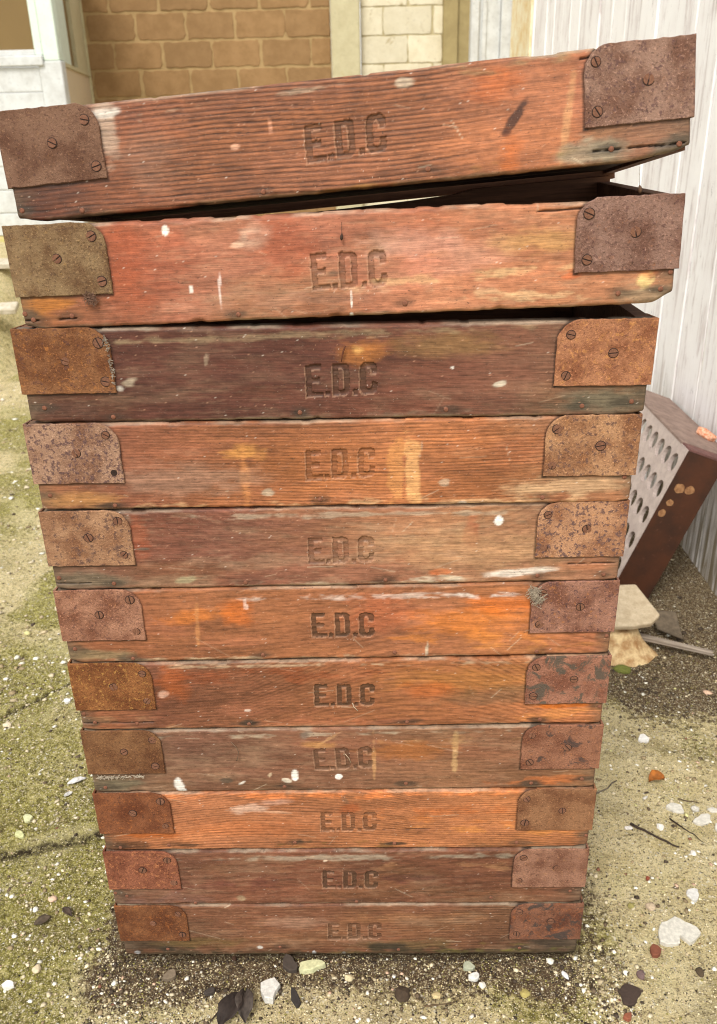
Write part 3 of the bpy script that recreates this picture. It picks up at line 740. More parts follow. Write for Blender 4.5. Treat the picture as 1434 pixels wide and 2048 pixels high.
    # ---- scratches, flecks
    for i in range(16):
        u0 = rng.uniform(-half, half); v0 = rng.uniform(0, TH)
        L = rng.uniform(.004, .035) * (1 if rng.rand() < .8 else 2)
        an = rng.normal(0, .35) if rng.rand() < .6 else rng.uniform(-1.5, 1.5)
        du = (U - u0) * math.cos(an) + (V - v0) * math.sin(an)
        dv = np.abs(-(U - u0) * math.sin(an) + (V - v0) * math.cos(an))
        blend(rng.uniform(.15, .45) * (np.abs(du) < L / 2) * sst(.0011, .0002, dv), ('c8ac98', 'd8c4b0', '4a3428')[int(rng.rand() * 3)])
    for hx, cnt, al in (('e2d4c4', 40, .45), ('c89a7c', 90, .4), ('33261f', 90, .55)):
        ii = rng.randint(1, nu - 1, cnt); jj = rng.randint(1, nv - 1, cnt)
        base[ii, jj] = base[ii, jj] * (1 - al) + hexc(hx) * al
    # ---- letters punched into the face
    tl, bl, tr, br = [np.array(q) for q in LT]
    ex, ey = br - bl, tl - bl
    inv = np.linalg.inv(np.stack([ex, ey], 1))
    a = inv[0, 0] * (U - bl[0]) + inv[0, 1] * (V - bl[1])
    b = inv[1, 0] * (U - bl[0]) + inv[1, 1] * (V - bl[1])
    a = a + .012 * (vn(U * 300 + so, V * 300, 81) - .5)
    b = b + .04 * (vn(U * 300 + so, V * 300, 83) - .5)
    lm = letter_mask(a, b).astype(float)
    blend(LETTER_DARK[k] * lm * (.6 + .6 * m2), '443428')
    # ---- relief
    Y = LETTER_DEPTH[k] * lm * (.8 + .5 * vn(U * 80 + so, V * 300, 85))
    rim = letter_mask(a + .02, b + .05).astype(float) * (1 - lm)       # lit edge painted pale, left of and below the cut
    blend(.22 * rim, 'd0a890')
    Y += .00045 * late + .0009 * (m1 - .5) + .0005 * (m2 - .5)
    R = .0034 + .0028 * fbm(U * 30 + so, V * 30, 91)
    for d in (V - vb[:, None], vt[:, None] - V, half - U, U + half):
        q = np.clip(R - d, 0, R)
        Y += R - np.sqrt(np.maximum(R * R - q * q, 0))
    Y += .0035 * sst(.72, .80, fbm(U * 26 + so, U * 0 + 8, 93, 3)) * sst(.006, 0, np.minimum(V - vb[:, None], vt[:, None] - V))
    # ---- drying cracks from the ends
    cr = []
    if k == 11:
        cr = [(.275, .379, .0158, -.0015), (.262, .285, .1085, .002)]
    elif k == 10:
        cr = [(-.379, -.315, .0112, .001), (.21, .30, .1065, .003)]
    elif k == 5:
        cr = [(-.379, -.27, .0145, 0)]
    elif k == 3:
        cr = [(.06, .15, .041, 0)]
    elif k == 7:
        cr = [(-.379, -.33, .012, 0), (.31, .379, .028, 0)]
    for (c0, c1, vv, sl) in cr:
        w_ = (U - c0) / (c1 - c0)
        lineV = vv + sl * w_ + .0012 * (vn(U * 60 + so, U * 0, 95) - .5)
        msk = (w_ > 0) * (w_ < 1) * sst(.0013, .0003, np.abs(V - lineV)) * sst(.25, .4, vn(U * 130 + so, U * 0 + 2, 97))
        Y += .0045 * msk
        blend(.85 * msk, '1e1612')
    # ---- mesh
    P = np.stack([U, np.clip(Y, -.001, .012), V], -1).reshape(-1, 3)
    n = nu * nv
    ix = np.arange(n).reshape(nu, nv)
    q = np.stack([ix[:-1, :-1], ix[1:, :-1], ix[1:, 1:], ix[:-1, 1:]], -1).reshape(-1, 4)
    rim_i = np.concatenate([ix[:, 0], ix[-1, 1:], ix[-2::-1, -1], ix[0, -2:0:-1]])
    back = P[rim_i].copy()
    back[:, 1] = TT
    nb = len(rim_i)
    j = np.arange(nb)
    sk = np.stack([rim_i, n + j, n + (j + 1) % nb, rim_i[(j + 1) % nb]], -1)
    verts = np.concatenate([P, back])
    faces = np.concatenate([q, sk])
    me = bpy.data.meshes.new("front_board")
    me.vertices.add(len(verts))
    me.vertices.foreach_set("co", verts.ravel())
    me.loops.add(faces.size + nb)
    me.loops.foreach_set("vertex_index", np.concatenate([faces.ravel(), (n + j)[::-1]]).astype(np.int32))
    me.polygons.add(len(faces) + 1)
    me.polygons.foreach_set("loop_start", np.concatenate([np.arange(len(faces)) * 4, [faces.size]]).astype(np.int32))
    me.update(calc_edges=True)
    me.validate()
    at = me.color_attributes.new("paint", 'FLOAT_COLOR', 'POINT')
    cb = base.reshape(-1, 3)
    cb = np.concatenate([cb, cb[rim_i] * .8])
    at.data.foreach_set("color", np.concatenate([np.clip(cb, .004, .95), np.ones((len(cb), 1))], 1).astype(np.float32).ravel())
    sm = np.zeros(len(me.polygons), bool)
    sm[:len(q)] = True
    me.polygons.foreach_set("use_smooth", sm)
    return me

def drop_board(x0, x1, y0, y1, prof0, prof1, zb=.0006):
    """a board whose top edge falls along its length: prof = [(position 0..1, drop)...]"""
    b = MB()
    ks = sorted({q[0] for q in prof0})
    long_x = (x1 - x0) > (y1 - y0)
    v = []
    for t in ks:
        d = np.interp(t, [q[0] for q in prof0], [q[1] for q in prof0])
        zt = TH - .0009 - d
        for side in (0, 1):
            for z in (zb, zt):
                if long_x:
                    v.append((x0 + (x1 - x0) * t, (y0, y1)[side], z))
                else:
                    v.append(((x0, x1)[side], y0 + (y1 - y0) * t, z))
    f = []
    for i in range(len(ks) - 1):
        a = i * 4
        c = a + 4
        f += [(a, a + 1, c + 1, c), (a + 2, c + 2, c + 3, a + 3), (a + 1, a + 3, c + 3, c + 1), (a, c, c + 2, a + 2)]
    f += [(0, 2, 3, 1), tuple(len(v) - 4 + q for q in (0, 1, 3, 2))]
    return b.add(v, f)

def bracket(side, k):
    """front plate with one rounded corner, folded back round the side of the tray"""
    rng = random.Random(k * 2 + (side > 0))
    xo = -TW / 2 - PLATE
    xi = -TW / 2 + BW
    r = .027
    pts = []
    n = 16
    for i in range(n):
        pts.append((xo + (xi - xo) * i / n, BB))
    for i in range(8):
        pts.append((xi, BB + (BT - r - BB) * i / 8))
    for i in range(9):
        a = math.pi / 2 * i / 8
        pts.append((xi - r + r * math.cos(a), BT - r + r * math.sin(a)))
    for i in range(1, n):
        pts.append((xi - r + (xo - xi + r) * i / n, BT))
    for i in range(8):
        pts.append((xo, BT + (BB - BT) * i / 8))
    pts = [(x + (rng.uniform(-.0006, .0006) if x > xo + .002 else rng.uniform(-.0003, .0002)), z + rng.uniform(-.0006, .0006)) for x, z in pts]
    b = MB()
    b.prism(pts, 1, -PLATE, -.0001, .0009)
    fl = [(0, BB), (.055, BB + .002), (.058, BT - .02), (.045, BT - .004), (0, BT)]
    b.prism(fl, 0, xo, xo + PLATE - .0002, 0)
    if side > 0:
        b.v = [(-x, y, z) for x, y, z in b.v]
    return b.me("corner_bracket")

def screw_mesh(r=.0056):
    """countersunk head: two half discs with the slot between them, in a dark ring painted for the shade of the gap"""
    b = MB()
    n = 10
    for sg in (1, -1):
        pts = [(.0007 * sg, -r * .98), (.0007 * sg, r * .98)]
        for i in range(1, n):
            a = math.pi / 2 - sg * math.pi * i / n
            pts.append((r * math.cos(a), r * math.sin(a)))
        b.prism(pts, 1, -.0011, 0, .0003)
    m = b.me("screw")
    nf = len(m.polygons)
    g = MB()
    g.v = list(map(lambda v: tuple(v.co), m.vertices))
    g.f = [tuple(p.vertices) for p in m.polygons]
    g.prism([(1.17 * r * math.cos(2 * math.pi * i / 20), 1.17 * r * math.sin(2 * math.pi * i / 20)) for i in range(20)], 1, -.00035, 0)
    m2 = g.me("screw")
    m2.materials.append(M_SCREW)
    m2.materials.append(M_GAP)
    for p in m2.polygons:
        p.material_index = 1 if p.index >= nf else 0
    return m2

def nail_mesh(r=.0030):
    b = MB()
    n = 12
    v = [(r * c * math.cos(2 * math.pi * i / n), -h, r * c * math.sin(2 * math.pi * i / n)) for c, h in ((1, -.001), (1, .0007), (.7, .0013)) for i in range(n)]
    f = [tuple(2 * n + i for i in range(n))]
    for q in range(2):
        for i in range(n):
            f.append((q * n + i, q * n + (i + 1) % n, (q + 1) * n + (i + 1) % n, (q + 1) * n + i))
    b.add(v, f)
    m = b.me("nail", True)
    m.materials.append(M_NAIL)
    return m

RUST = {  # (left, right): base, dark spots, bright rust, amounts
 11: (((112, 78, 62), (82, 54, 48), (140, 100, 74), .35, .15), ((134, 98, 84), (92, 66, 64), (160, 110, 84), .55, .2)),
 10: (((124, 94, 68), (84, 62, 50), (146, 110, 70), .35, .2), ((128, 92, 80), (90, 62, 58), (160, 96, 58), .4, .1)),
 9: (((128, 82, 54), (88, 58, 52), (172, 108, 58), .4, .35), ((156, 100, 72), (112, 70, 58), (186, 126, 78), .35, .5)),
 8: (((150, 110, 90), (92, 68, 68), (168, 118, 86), .8, .15), ((160, 112, 82), (94, 70, 66), (180, 122, 82), .6, .25)),
 7: (((152, 108, 82), (92, 68, 62), (172, 118, 80), .65, .25), ((164, 114, 86), (92, 70, 70), (182, 122, 78), .8, .3)),
 6: (((146, 98, 78), (100, 68, 60), (164, 108, 74), .45, .2), ((140, 94, 78), (84, 60, 62), (184, 116, 62), .5, .25)),
 5: (((126, 76, 44), (96, 58, 38), (190, 140, 80), .3, .5), ((142, 92, 74), (104, 70, 58), (160, 98, 66), .3, .2, (78, 74, 64), .8)),
 4: (((118, 78, 52), (90, 58, 44), (140, 92, 58), .25, .3), ((134, 86, 66), (96, 62, 52), (156, 98, 62), .3, .3, (68, 58, 54), .45)),
 3: (((118, 68, 44), (84, 54, 42), (158, 92, 52), .35, .45), ((132, 88, 62), (102, 66, 48), (150, 98, 66), .2, .3)),
 2: (((128, 74, 54), (96, 58, 44), (168, 106, 74), .3, .6), ((136, 92, 74), (98, 66, 54), (160, 112, 82), .35, .4)),
 1: (((116, 70, 44), (88, 56, 42), (150, 88, 48), .25, .5), ((118, 74, 56), (80, 58, 50), (148, 86, 52), .35, .5, (62, 58, 54), .7)),
}
DROP = {11: ((0, 0), (0, 0), None), 10: ((0, .0315), (0, -.004), [(0, .0320), (.14, .0275), (.22, .0282), (.5, .0158), (.62, .0095), (.70, .0040), (.74, -.003), (.8, -.005), (1, -.012)]), 9: ((0, .018), (0, .006), [(0, .018), (1, .006)])}
LABEL = {
 11: "topmost reddish-brown wooden tray, tilted up to the right with strong wavy grain",
 10: "second tray from the top, pinkish-red faded wood with its right end lifted",
 9: "dark purple-brown wooden tray, third from the top, below the faded pink one",
 8: "orange-brown wooden tray with a bright pale rectangle right of its letters",
 7: "greyish-brown tray with flaking pale patches, under the tray with the bright rectangle",
 6: "orange wooden tray with dark crisp letters and a white worn top edge",
 5: "red-brown tray with dark grey-green stains on its right rusty bracket, seventh from the top",
 4: "dull grey-brown tray spattered with white droppings, third above the two bottom trays",
 3: "brightest orange wooden tray, third from the ground with a pale scuff at left",
 2: "plain dark brown tray with a darker band, second from the ground",
 1: "bottom wooden tray on the ground with green moss along its lower edge",
}
LABEL[4] = "dull grey-brown tray spattered with white droppings, fourth from the ground"
SCREW_ME = screw_mesh()
NAIL_ME = nail_mesh()
HOLE_SHADE_ME = MB().prism([(.0042 * math.cos(2 * math.pi * i / 16), .0042 * math.sin(2 * math.pi * i / 16)) for i in range(16)], 1, -.0003, 0).me("hole_shade_disc")
HOLE_SHADE_ME.materials.append(M_GAP)
SLOT = {11: (.9, .9, 1.57, .35, .3, -.95), 10: (.3, .05, .9, .4, .1, 1.5)}
for k in range(11, 0, -1):
    M3, loc = POSE[k]
    t = thing("wooden_tray", LABEL[k], "tray", (0, 0, 0), "stacked wooden trays lettered E.D.C")
    t.matrix_world = Matrix([list(M3[i]) + [loc[i]] for i in range(3)] + [[0, 0, 0, 1]])
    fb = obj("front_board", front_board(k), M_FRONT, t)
    for (u, v) in NAILS[k]:
        obj("nail", NAIL_ME, None, fb, (u, .0003, v), (0, random.uniform(0, 6), 0))
    dl, dr, db = DROP.get(k, ((0, 0), (0, 0), None))
    for sx, d in ((-1, dl), (1, dr)):
        x0, x1 = (-TW / 2 + .0008, -TW / 2 + TT) if sx < 0 else (TW / 2 - TT, TW / 2 - .0008)
        drop_board(x0, x1, TT, TD - TT - (.0125 if k == 10 else 0), [(0, d[0]), (1, d[1])], None, .008 if k == 11 else (.012 if k == 10 else .003)).build("side_board", M_SIDE, t)
    drop_board(-TW / 2, TW / 2, TD - TT - (.012 if k == 10 else 0), TD - (.012 if k == 10 else 0), db or [(0, 0), (1, 0)], None).build("back_board", M_SIDE, t)
    for i in range(4):
        w = (TD - 2 * TT - .001 - (.0125 if k == 10 else 0)) / 4
        y = TT + .0005 + w * i
        MB().box(-TW / 2 + TT + .0005, TW / 2 - TT - .0005, y, y + w - .005, .012, .020).build("floor_slat", M_SLAT, t)
    for si, side in enumerate((-1, 1)):
        br = obj("corner_bracket", bracket(side, k), mat_rust(*RUST[k][si][:5], **(dict(big=RUST[k][si][5], n_big=RUST[k][si][6]) if len(RUST[k][si]) > 5 else {})), t)
        for (dx, z) in ((BW - .0135, BT - .0165), (BW - .0115, BB + .0145), (.056 if side < 0 else .047, (BB + BT) / 2 + .001)):
            x = (-TW / 2 + dx + random.uniform(-.002, .002)) * (1 if side < 0 else -1)
            if k == 8 and side < 0 and z < .06:               # this screw is lost: a flat dark disc paints the shade of the open hole
                obj("hole_shade_disc", HOLE_SHADE_ME, None, br, (x, -PLATE, z))
                continue
            sc_o = obj("screw", SCREW_ME, None, br, (x, -PLATE + random.uniform(-.0002, .0005), z + random.uniform(-.0015, .0015)), (random.uniform(-.05, .05), random.uniform(-1.5, 1.5), random.uniform(-.05, .05)))
            s_ = random.uniform(.84, 1.04)
            sc_o.scale = (s_, 1, s_)

# ------------------------------------------------------------------ ground
def cracks_mask(x, y):
    m = 0
    for (x0, y0, x1, y1, w) in ((-1.6, -.07, -.40, .306, .022), (-1.5, -.06, -.705, .795, .012), (-.705, .795, -.2, 1.25, .010)):
        dx, dy = x1 - x0, y1 - y0
        L = math.hypot(dx, dy)
        tt = ((x - x0) * dx + (y - y0) * dy) / L
        dd = np.abs(-(x - x0) * dy + (y - y0) * dx) / L + .012 * (fbm(x * 14, y * 14, 203) - .5)
        m = np.maximum(m, sst(w, w * .3, np.abs(dd)) * (tt > 0) * (tt < L))
    return m

def ground_cover(x, y):
    """soil, moss, crack masks"""
    n = fbm(x * 4, y * 4, 211)
    dx = np.maximum(np.abs(x) - .375, 0)
    dy = np.maximum(np.maximum(-y, y - .37), 0)
    d = np.hypot(dx, dy)
    soil = sst(.13, .015, d + .16 * (n - .5)) * np.where(x > .36, .55, 1.0)
    soil = np.maximum(soil, .75 * sst(-.15, -.02, y + .14 * (n - .5)) * sst(.5, .25, np.abs(x - .02)) )
    soil = np.maximum(soil, .95 * sst(.45, .75, y) * sst(.45, .68, x + .15 * (n - .5)))
    soil = np.maximum(soil, .5 * sst(-.9, -.4, x) * sst(.42, .38, np.abs(x + .44)) * sst(-.05, .2, y) * sst(.62, .45, n) * (x < -.38))
    moss = .10 + .95 * sst(.35, .6, fbm(x * 2.6 + 9, y * 2.6, 215)) * np.where(x < -.25, 1, .62)
    moss = np.where(x < -.3, np.maximum(moss, .62 + .8 * (n - .5)), moss)
    moss = np.where(y > 1.2, np.maximum(moss * .8, .30 + .5 * (n - .5)), moss)
    return np.clip(soil, 0, 1), np.clip(moss, 0, 1), cracks_mask(x, y)

def gz(x, y):
    z = .010 * (fbm(x * 7, y * 7, 221) - .5) + .007 * (fbm(x * 38, y * 38, 223, 3) - .5) + .0035 * (vn(x * 140, y * 140, 225) - .5)
    z = z - .004 * cracks_mask(x, y) + .007 * sst(.45, .7, fbm(x * 2.6 + 9, y * 2.6, 215)) * (fbm(x * 55, y * 55, 229, 3) - .4)
    under = sst(.10, .02, np.hypot(np.maximum(np.abs(x) - .37, 0), np.maximum(np.maximum(-y, y - .37), 0)))
    z = z + .006 * under * fbm(x * 20, y * 20, 227)
    z = z - .010 * sst(.014, .004, np.hypot(np.maximum(np.abs(x) - .376, 0), np.maximum(np.maximum(-y, y - .37), 0)))
    ins = (np.abs(x) < .372) & (y > .004) & (y < .37)
    return np.where(ins, -.012, z - .001)

def axis(lo, hi, fine, grow, far0, far1):
    c = list(np.arange(lo, hi, fine))
    st = fine
    while c[-1] < far1:
        st *= grow
        c.append(c[-1] + st)
    st = fine
    while c[0] > far0:
        st *= grow
        c.insert(0, c[0] - st)
    return np.array(c)
gx = axis(-1.15, 1.1, .0058, 1.035, -30, 30)
gy = axis(-.30, 1.3, .0058, 1.035, -30, 40)
GX, GY = np.meshgrid(gx, gy, indexing='ij')
GZ = gz(GX, GY)
n0, n1 = GX.shape
ix = np.arange(n0 * n1).reshape(n0, n1)
fc = np.stack([ix[:-1, :-1], ix[1:, :-1], ix[1:, 1:], ix[:-1, 1:]], -1).reshape(-1, 4)
me = bpy.data.meshes.new("ground")
me.vertices.add(n0 * n1)
me.vertices.foreach_set("co", np.stack([GX, GY, GZ], -1).ravel())
me.loops.add(fc.size)
me.loops.foreach_set("vertex_index", fc.ravel().astype(np.int32))
me.polygons.add(len(fc))
me.polygons.foreach_set("loop_start", (np.arange(len(fc)) * 4).astype(np.int32))
me.update(calc_edges=True)
me.polygons.foreach_set("use_smooth", np.ones(len(fc), bool))
at = me.attributes.new("cover", 'FLOAT_VECTOR', 'POINT')
at.data.foreach_set("vector", np.stack(ground_cover(GX, GY), -1).astype(np.float32).ravel())
tag(obj("ground", me, M_GROUND), "mossy worn concrete ground with exposed aggregate and dark soil", None, None, "structure")

# gravel: thousands of loose chips, one object
rg = np.random.RandomState(5)
def scatter(n, x0, x1, y0, y1, s0, s1):
    x = rg.uniform(x0, x1, n); y = rg.uniform(y0, y1, n)
    s = s0 * (s1 / s0) ** (rg.rand(n) ** 3.4)
    return np.stack([x, y, s], -1)
sc_ = np.concatenate([scatter(10000, -1.0, -.36, -.16, .9, .0008, .0056), scatter(10000, .36, 1.02, -.16, .95, .0008, .0054),
                      scatter(6000, -.42, .46, -.15, .01, .0008, .0046), scatter(9000, -3.2, -.4, .7, 3.6, .003, .013), scatter(500, .6, 1.0, .7, 1.4, .002, .012)])
keep = ~((np.abs(sc_[:, 0]) < .378) & (sc_[:, 1] > -.002) & (sc_[:, 1] < .38))
sc_ = sc_[keep]
sc_ = sc_[vn(sc_[:, 0] * 9, sc_[:, 1] * 9, 231) > rg.rand(len(sc_)) * .75]
N = len(sc_)
oct_ = np.array([(1, 0, 0), (-1, 0, 0), (0, 1, 0), (0, -1, 0), (0, 0, 1), (0, 0, -1), (.7, .7, .45), (-.7, .7, .45), (-.7, -.7, .45), (.7, -.7, .45)], float)
ofc = np.array([(4, 6, 7), (4, 7, 8), (4, 8, 9), (4, 9, 6), (6, 0, 2), (6, 2, 7), (7, 2, 1), (7, 1, 8), (8, 1, 3), (8, 3, 9), (9, 3, 0), (9, 0, 6), (5, 2, 0), (5, 1, 2), (5, 3, 1), (5, 0, 3)])
vv = oct_[None] * rg.uniform(.55, 1.15, (N, 10, 1)) * sc_[:, None, 2:3]
vv[..., 2] *= rg.uniform(.35, .8, (N, 1))
vv[..., 0] *= rg.uniform(.7, 1.6, (N, 1))
an = rg.uniform(0, 6.28, (N, 1))
vx = vv[..., 0] * np.cos(an) - vv[..., 1] * np.sin(an) + sc_[:, 0:1]
vy = vv[..., 0] * np.sin(an) + vv[..., 1] * np.cos(an) + sc_[:, 1:2]
vz = vv[..., 2] + gz(sc_[:, 0], sc_[:, 1])[:, None] + sc_[:, 2:3] * .12
me = bpy.data.meshes.new("gravel")
P = np.stack([vx, vy, vz], -1).reshape(-1, 3)
F = (ofc[None] + 10 * np.arange(N)[:, None, None]).reshape(-1, 3)
me.vertices.add(len(P)); me.vertices.foreach_set("co", P.ravel())
me.loops.add(F.size); me.loops.foreach_set("vertex_index", F.ravel().astype(np.int32))
me.polygons.add(len(F)); me.polygons.foreach_set("loop_start", (np.arange(len(F)) * 3).astype(np.int32))
me.update(calc_edges=True)
pal = lin([(238, 232, 214), (222, 206, 172), (206, 192, 160), (190, 172, 138), (168, 148, 112), (140, 122, 92), (206, 198, 140), (104, 88, 68), (76, 64, 52), (134, 92, 70), (214, 178, 150)])
pr = np.array([.22, .20, .15, .12, .08, .06, .03, .06, .05, .008, .03])
so_, mo_, _ = ground_cover(sc_[:, 0], sc_[:, 1])
pick = rg.choice(len(pal), N, p=pr / pr.sum())
pick = np.where((rg.rand(N) < so_ * .6), np.where(rg.rand(N) < .5, 7, 8), pick)
ci = pal[pick] * rg.uniform(.8, 1.1, (N, 1))
at = me.color_attributes.new("paint", 'FLOAT_COLOR', 'POINT')
at.data.foreach_set("color", np.concatenate([np.repeat(ci, 10, 0), np.ones((N * 10, 1))], 1).astype(np.float32).ravel())
tag(obj("gravel", me, mat_attr("stone_chips", "paint")), "loose pale gravel chips scattered over the mossy ground", None, None, "stuff")

# fine grit worked into the surface: crumbs of soil, sand and mortar
g_ = np.concatenate([scatter(17000, -1.0, -.37, -.16, .9, .0010, .0026), scatter(19000, .37, 1.02, -.16, .95, .0010, .0026), scatter(12000, -.42, .46, -.15, .01, .0009, .0026)])
g_ = g_[~((np.abs(g_[:, 0]) < .378) & (g_[:, 1] > -.002) & (g_[:, 1] < .38))]
N2 = len(g_)
vv = oct_[None, :6] * rg.uniform(.6, 1.2, (N2, 6, 1)) * g_[:, None, 2:3]
vv[..., 2] *= .7
P = np.stack([vv[..., 0] + g_[:, 0:1], vv[..., 1] + g_[:, 1:2], vv[..., 2] + gz(g_[:, 0], g_[:, 1])[:, None] + g_[:, 2:3] * .25], -1).reshape(-1, 3)
f8 = np.array([(4, 0, 2), (4, 2, 1), (4, 1, 3), (4, 3, 0), (5, 2, 0), (5, 1, 2), (5, 3, 1), (5, 0, 3)])
F = (f8[None] + 6 * np.arange(N2)[:, None, None]).reshape(-1, 3)
me = bpy.data.meshes.new("grit")
me.vertices.add(len(P)); me.vertices.foreach_set("co", P.ravel())
me.loops.add(F.size); me.loops.foreach_set("vertex_index", F.ravel().astype(np.int32))
me.polygons.add(len(F)); me.polygons.foreach_set("loop_start", (np.arange(len(F)) * 3).astype(np.int32))
me.update(calc_edges=True)
pal2 = lin([(236, 222, 182), (214, 196, 150), (176, 158, 112), (104, 86, 60), (66, 54, 40), (48, 40, 32), (150, 142, 74)])
so_, mo_, _ = ground_cover(g_[:, 0], g_[:, 1])
pk = rg.choice(7, N2, p=[.30, .22, .12, .12, .10, .08, .06])
pk = np.where(rg.rand(N2) < so_ * .7, rg.choice([3, 4, 5], N2), pk)
pk = np.where(rg.rand(N2) < mo_ * .25, 6, pk)
at = me.color_attributes.new("paint", 'FLOAT_COLOR', 'POINT')
at.data.foreach_set("color", np.concatenate([np.repeat(pal2[pk] * rg.uniform(.8, 1.15, (N2, 1)), 6, 0), np.ones((N2 * 6, 1))], 1).astype(np.float32).ravel())
tag(obj("grit", me, bpy.data.materials["stone_chips"]), "fine sandy grit and soil crumbs over the ground", None, None, "stuff")

# ------------------------------------------------------------------ debris one can point to
def gh(x, y):
    return float(gz(np.array([x]), np.array([y]))[0])

def flake(name, x, y, w, h, col, label, cat, th=.006, n=9, rot=0, seed=1, notch=False, group=None):
    r = random.Random(seed)
    pts = []
    ph_ = [r.uniform(0, 6.28) for _ in range(3)]
    for i in range(n * 2):
        a = 2 * math.pi * i / (n * 2)
        k = .92 + .13 * math.sin(2 * a + ph_[0]) + .10 * math.sin(3 * a + ph_[1]) + .06 * math.sin(5 * a + ph_[2]) + r.uniform(-.05, .05)
        pts.append((w / 2 * k * math.cos(a), h / 2 * k * math.sin(a)))
    if notch:
        pts[n + n // 2] = (pts[n + n // 2][0] * .4, pts[n + n // 2][1] * .35)
    b = MB()
    b.prism(pts, 2, th, -.004, min(.0012, th * .3))
    o = b.build(name, mat_simple("stone_" + name, col, .14, 160, .9, .6, .001), None, False, (x, y, gh(x, y)), (r.uniform(-.06, .06), r.uniform(-.06, .06), rot))
    return tag(o, label, cat, group)

def pebble(name, x, y, w, h, col, label, cat, seed=1, tall=.6, rot=0, group=None):
    r = random.Random(seed)
    bm = bmesh.new()
    bmesh.ops.create_icosphere(bm, subdivisions=2, radius=1)
    for v in bm.verts:
        k = .8 + .4 * vn(v.co.x * 1.6 + seed, v.co.y * 1.6 + v.co.z * 1.1, 301) + r.uniform(-.05, .05)
        v.co = Vector((v.co.x * w / 2 * k, v.co.y * h / 2 * k, v.co.z * min(w, h) / 2 * tall * k))
    m = bpy.data.meshes.new(name)
    bm.to_mesh(m)
    bm.free()
    o = obj(name, m, mat_simple("stone_" + name, col, .18, 200, .9, .5, .001), None, (x, y, gh(x, y) + min(w, h) * tall * .22), (0, 0, rot))
    return tag(o, label, cat, group)

def leaf(name, x, y, w, h, col, label, cat="leaf", seed=1, rot=0, curl=.5):
    r = random.Random(seed)
    nx, ny = 9, 5
    v = []
    for i in range(nx):
        for j in range(ny):
            s = i / (nx - 1)
            q = j / (ny - 1) * 2 - 1
            hw = h / 2 * (math.sin(math.pi * min(.97, .04 + s * .96)) ** .8) * (1 + r.uniform(-.12, .12))
            v.append(((s - .5) * w, q * hw, abs(q) * h * .3 * curl + math.sin(s * 3.1) * w * .16 * curl + r.uniform(-.001, .001) + .002))
    f = [(i * ny + j, (i + 1) * ny + j, (i + 1) * ny + j + 1, i * ny + j + 1) for i in range(nx - 1) for j in range(ny - 1)]
    m = mesh(name, v, f, True)
    o = obj(name, m, mat_simple("dry_leaf_" + name, col, .3, 90, .7, .5, .001), None, (x, y, gh(x, y) + .001), (0, 0, rot))
    sm = o.modifiers.new("thickness", 'SOLIDIFY')
    sm.thickness = .0006
    return tag(o, label, cat)

def twig(name, p0, p1, r0, col, label, cat="twig", seed=1, lift=.003, bend=.06):
    r = random.Random(seed)
    L = math.hypot(p1[0] - p0[0], p1[1] - p0[1])
    pts = []
    for i in range(8):
        t = i / 7
        x = p0[0] + (p1[0] - p0[0]) * t + r.uniform(-1, 1) * L * bend * .4
        y = p0[1] + (p1[1] - p0[1]) * t + r.uniform(-1, 1) * L * bend * .4
        pts.append((x - p0[0], y - p0[1], lift + r.uniform(0, .002)))
    o = MB().tube(pts, [r0 * (1 - .5 * i / 7) * r.uniform(.8, 1.15) for i in range(8)], 7).build(name, mat_simple("bark_" + name, col, .35, 120, .85, .6, .001), None, True, (p0[0], p0[1], gh(*p0)))
    return tag(o, label, cat)

WHT = (208, 202, 188)
flake("mortar_flake", .559, .037, .068, .062, WHT, "large white notched flake of mortar lying right of the bottom tray", "mortar flake", .008, 10, .2, 3, True)
flake("mortar_flake", .648, .327, .038, .026, WHT, "white oblong mortar flake lying above the long dark twig at right", "mortar flake", .006, 8, -.1, 5)
flake("mortar_flake", .691, .293, .040, .028, WHT, "white pointed mortar flake near the right edge, second in the row of flakes", "mortar flake", .006, 8, .5, 8)
flake("mortar_flake", .723, .321, .026, .016, WHT, "small white flake at the right picture edge behind the pointed flake", "mortar flake", .005, 7, .1, 9)
flake("mortar_flake", .715, .268, .016, .034, WHT, "narrow white flake cut by the right picture edge", "mortar flake", .005, 7, .0, 11)
pebble("white_stone", .686, .324, .017, .018, WHT, "small rounded white stone between two white mortar flakes", "stone", 12, .6)
flake("mortar_flake", .646, .541, .026, .030, (232, 228, 220), "white cracked flake lying highest on the pale ground at right", "mortar flake", .006, 7, .4, 14)
leaf("dry_leaf", .632, .401, .034, .030, (176, 104, 40), "crumpled orange-brown dry leaf on the pale ground at right", "leaf", 4, .2, 1.3)
flake("grey_flat_stone", .612, .116, .027, .026, (212, 208, 200), "flat pale grey stone above the large white mortar flake", "stone", .006, 7, .3, 15)
pebble("white_stick_chip", .597, .358, .015, .007, WHT, "tiny long white chip below the orange-brown dry leaf", "stone chip", 16, .7, .6)
flake("brick_chip", .511, .001, .024, .022, (128, 76, 56), "triangular red-brown brick chip left of the large white mortar flake", "brick chip", .010, 4, .9, 21)
flake("bark_scrap", .446, -.078, .038, .036, (70, 56, 48), "dark brown flat scrap of bark at the lower right", "bark", .005, 8, .1, 22)
flake("brick_chip", .433, -.116, .017, .012, (146, 86, 62), "small orange brick chip below the dark scrap of bark", "brick chip", .007, 5, .2, 23)
pebble("pink_stone", .473, -.045, .014, .017, (116, 94, 90), "small grey and pink stone above the dark scrap of bark", "stone", 24, .8)
flake("white_chip", -.129, -.070, .034, .042, (218, 214, 204), "bright white kite-shaped stone chip in front of the bottom tray", "stone chip", .011, 4, .35, 31)
flake("lichen_stone", -.065, -.030, .042, .022, (206, 204, 158), "greenish-white lumpy stone right of the white kite-shaped chip", "stone", .010, 9, .1, 32)
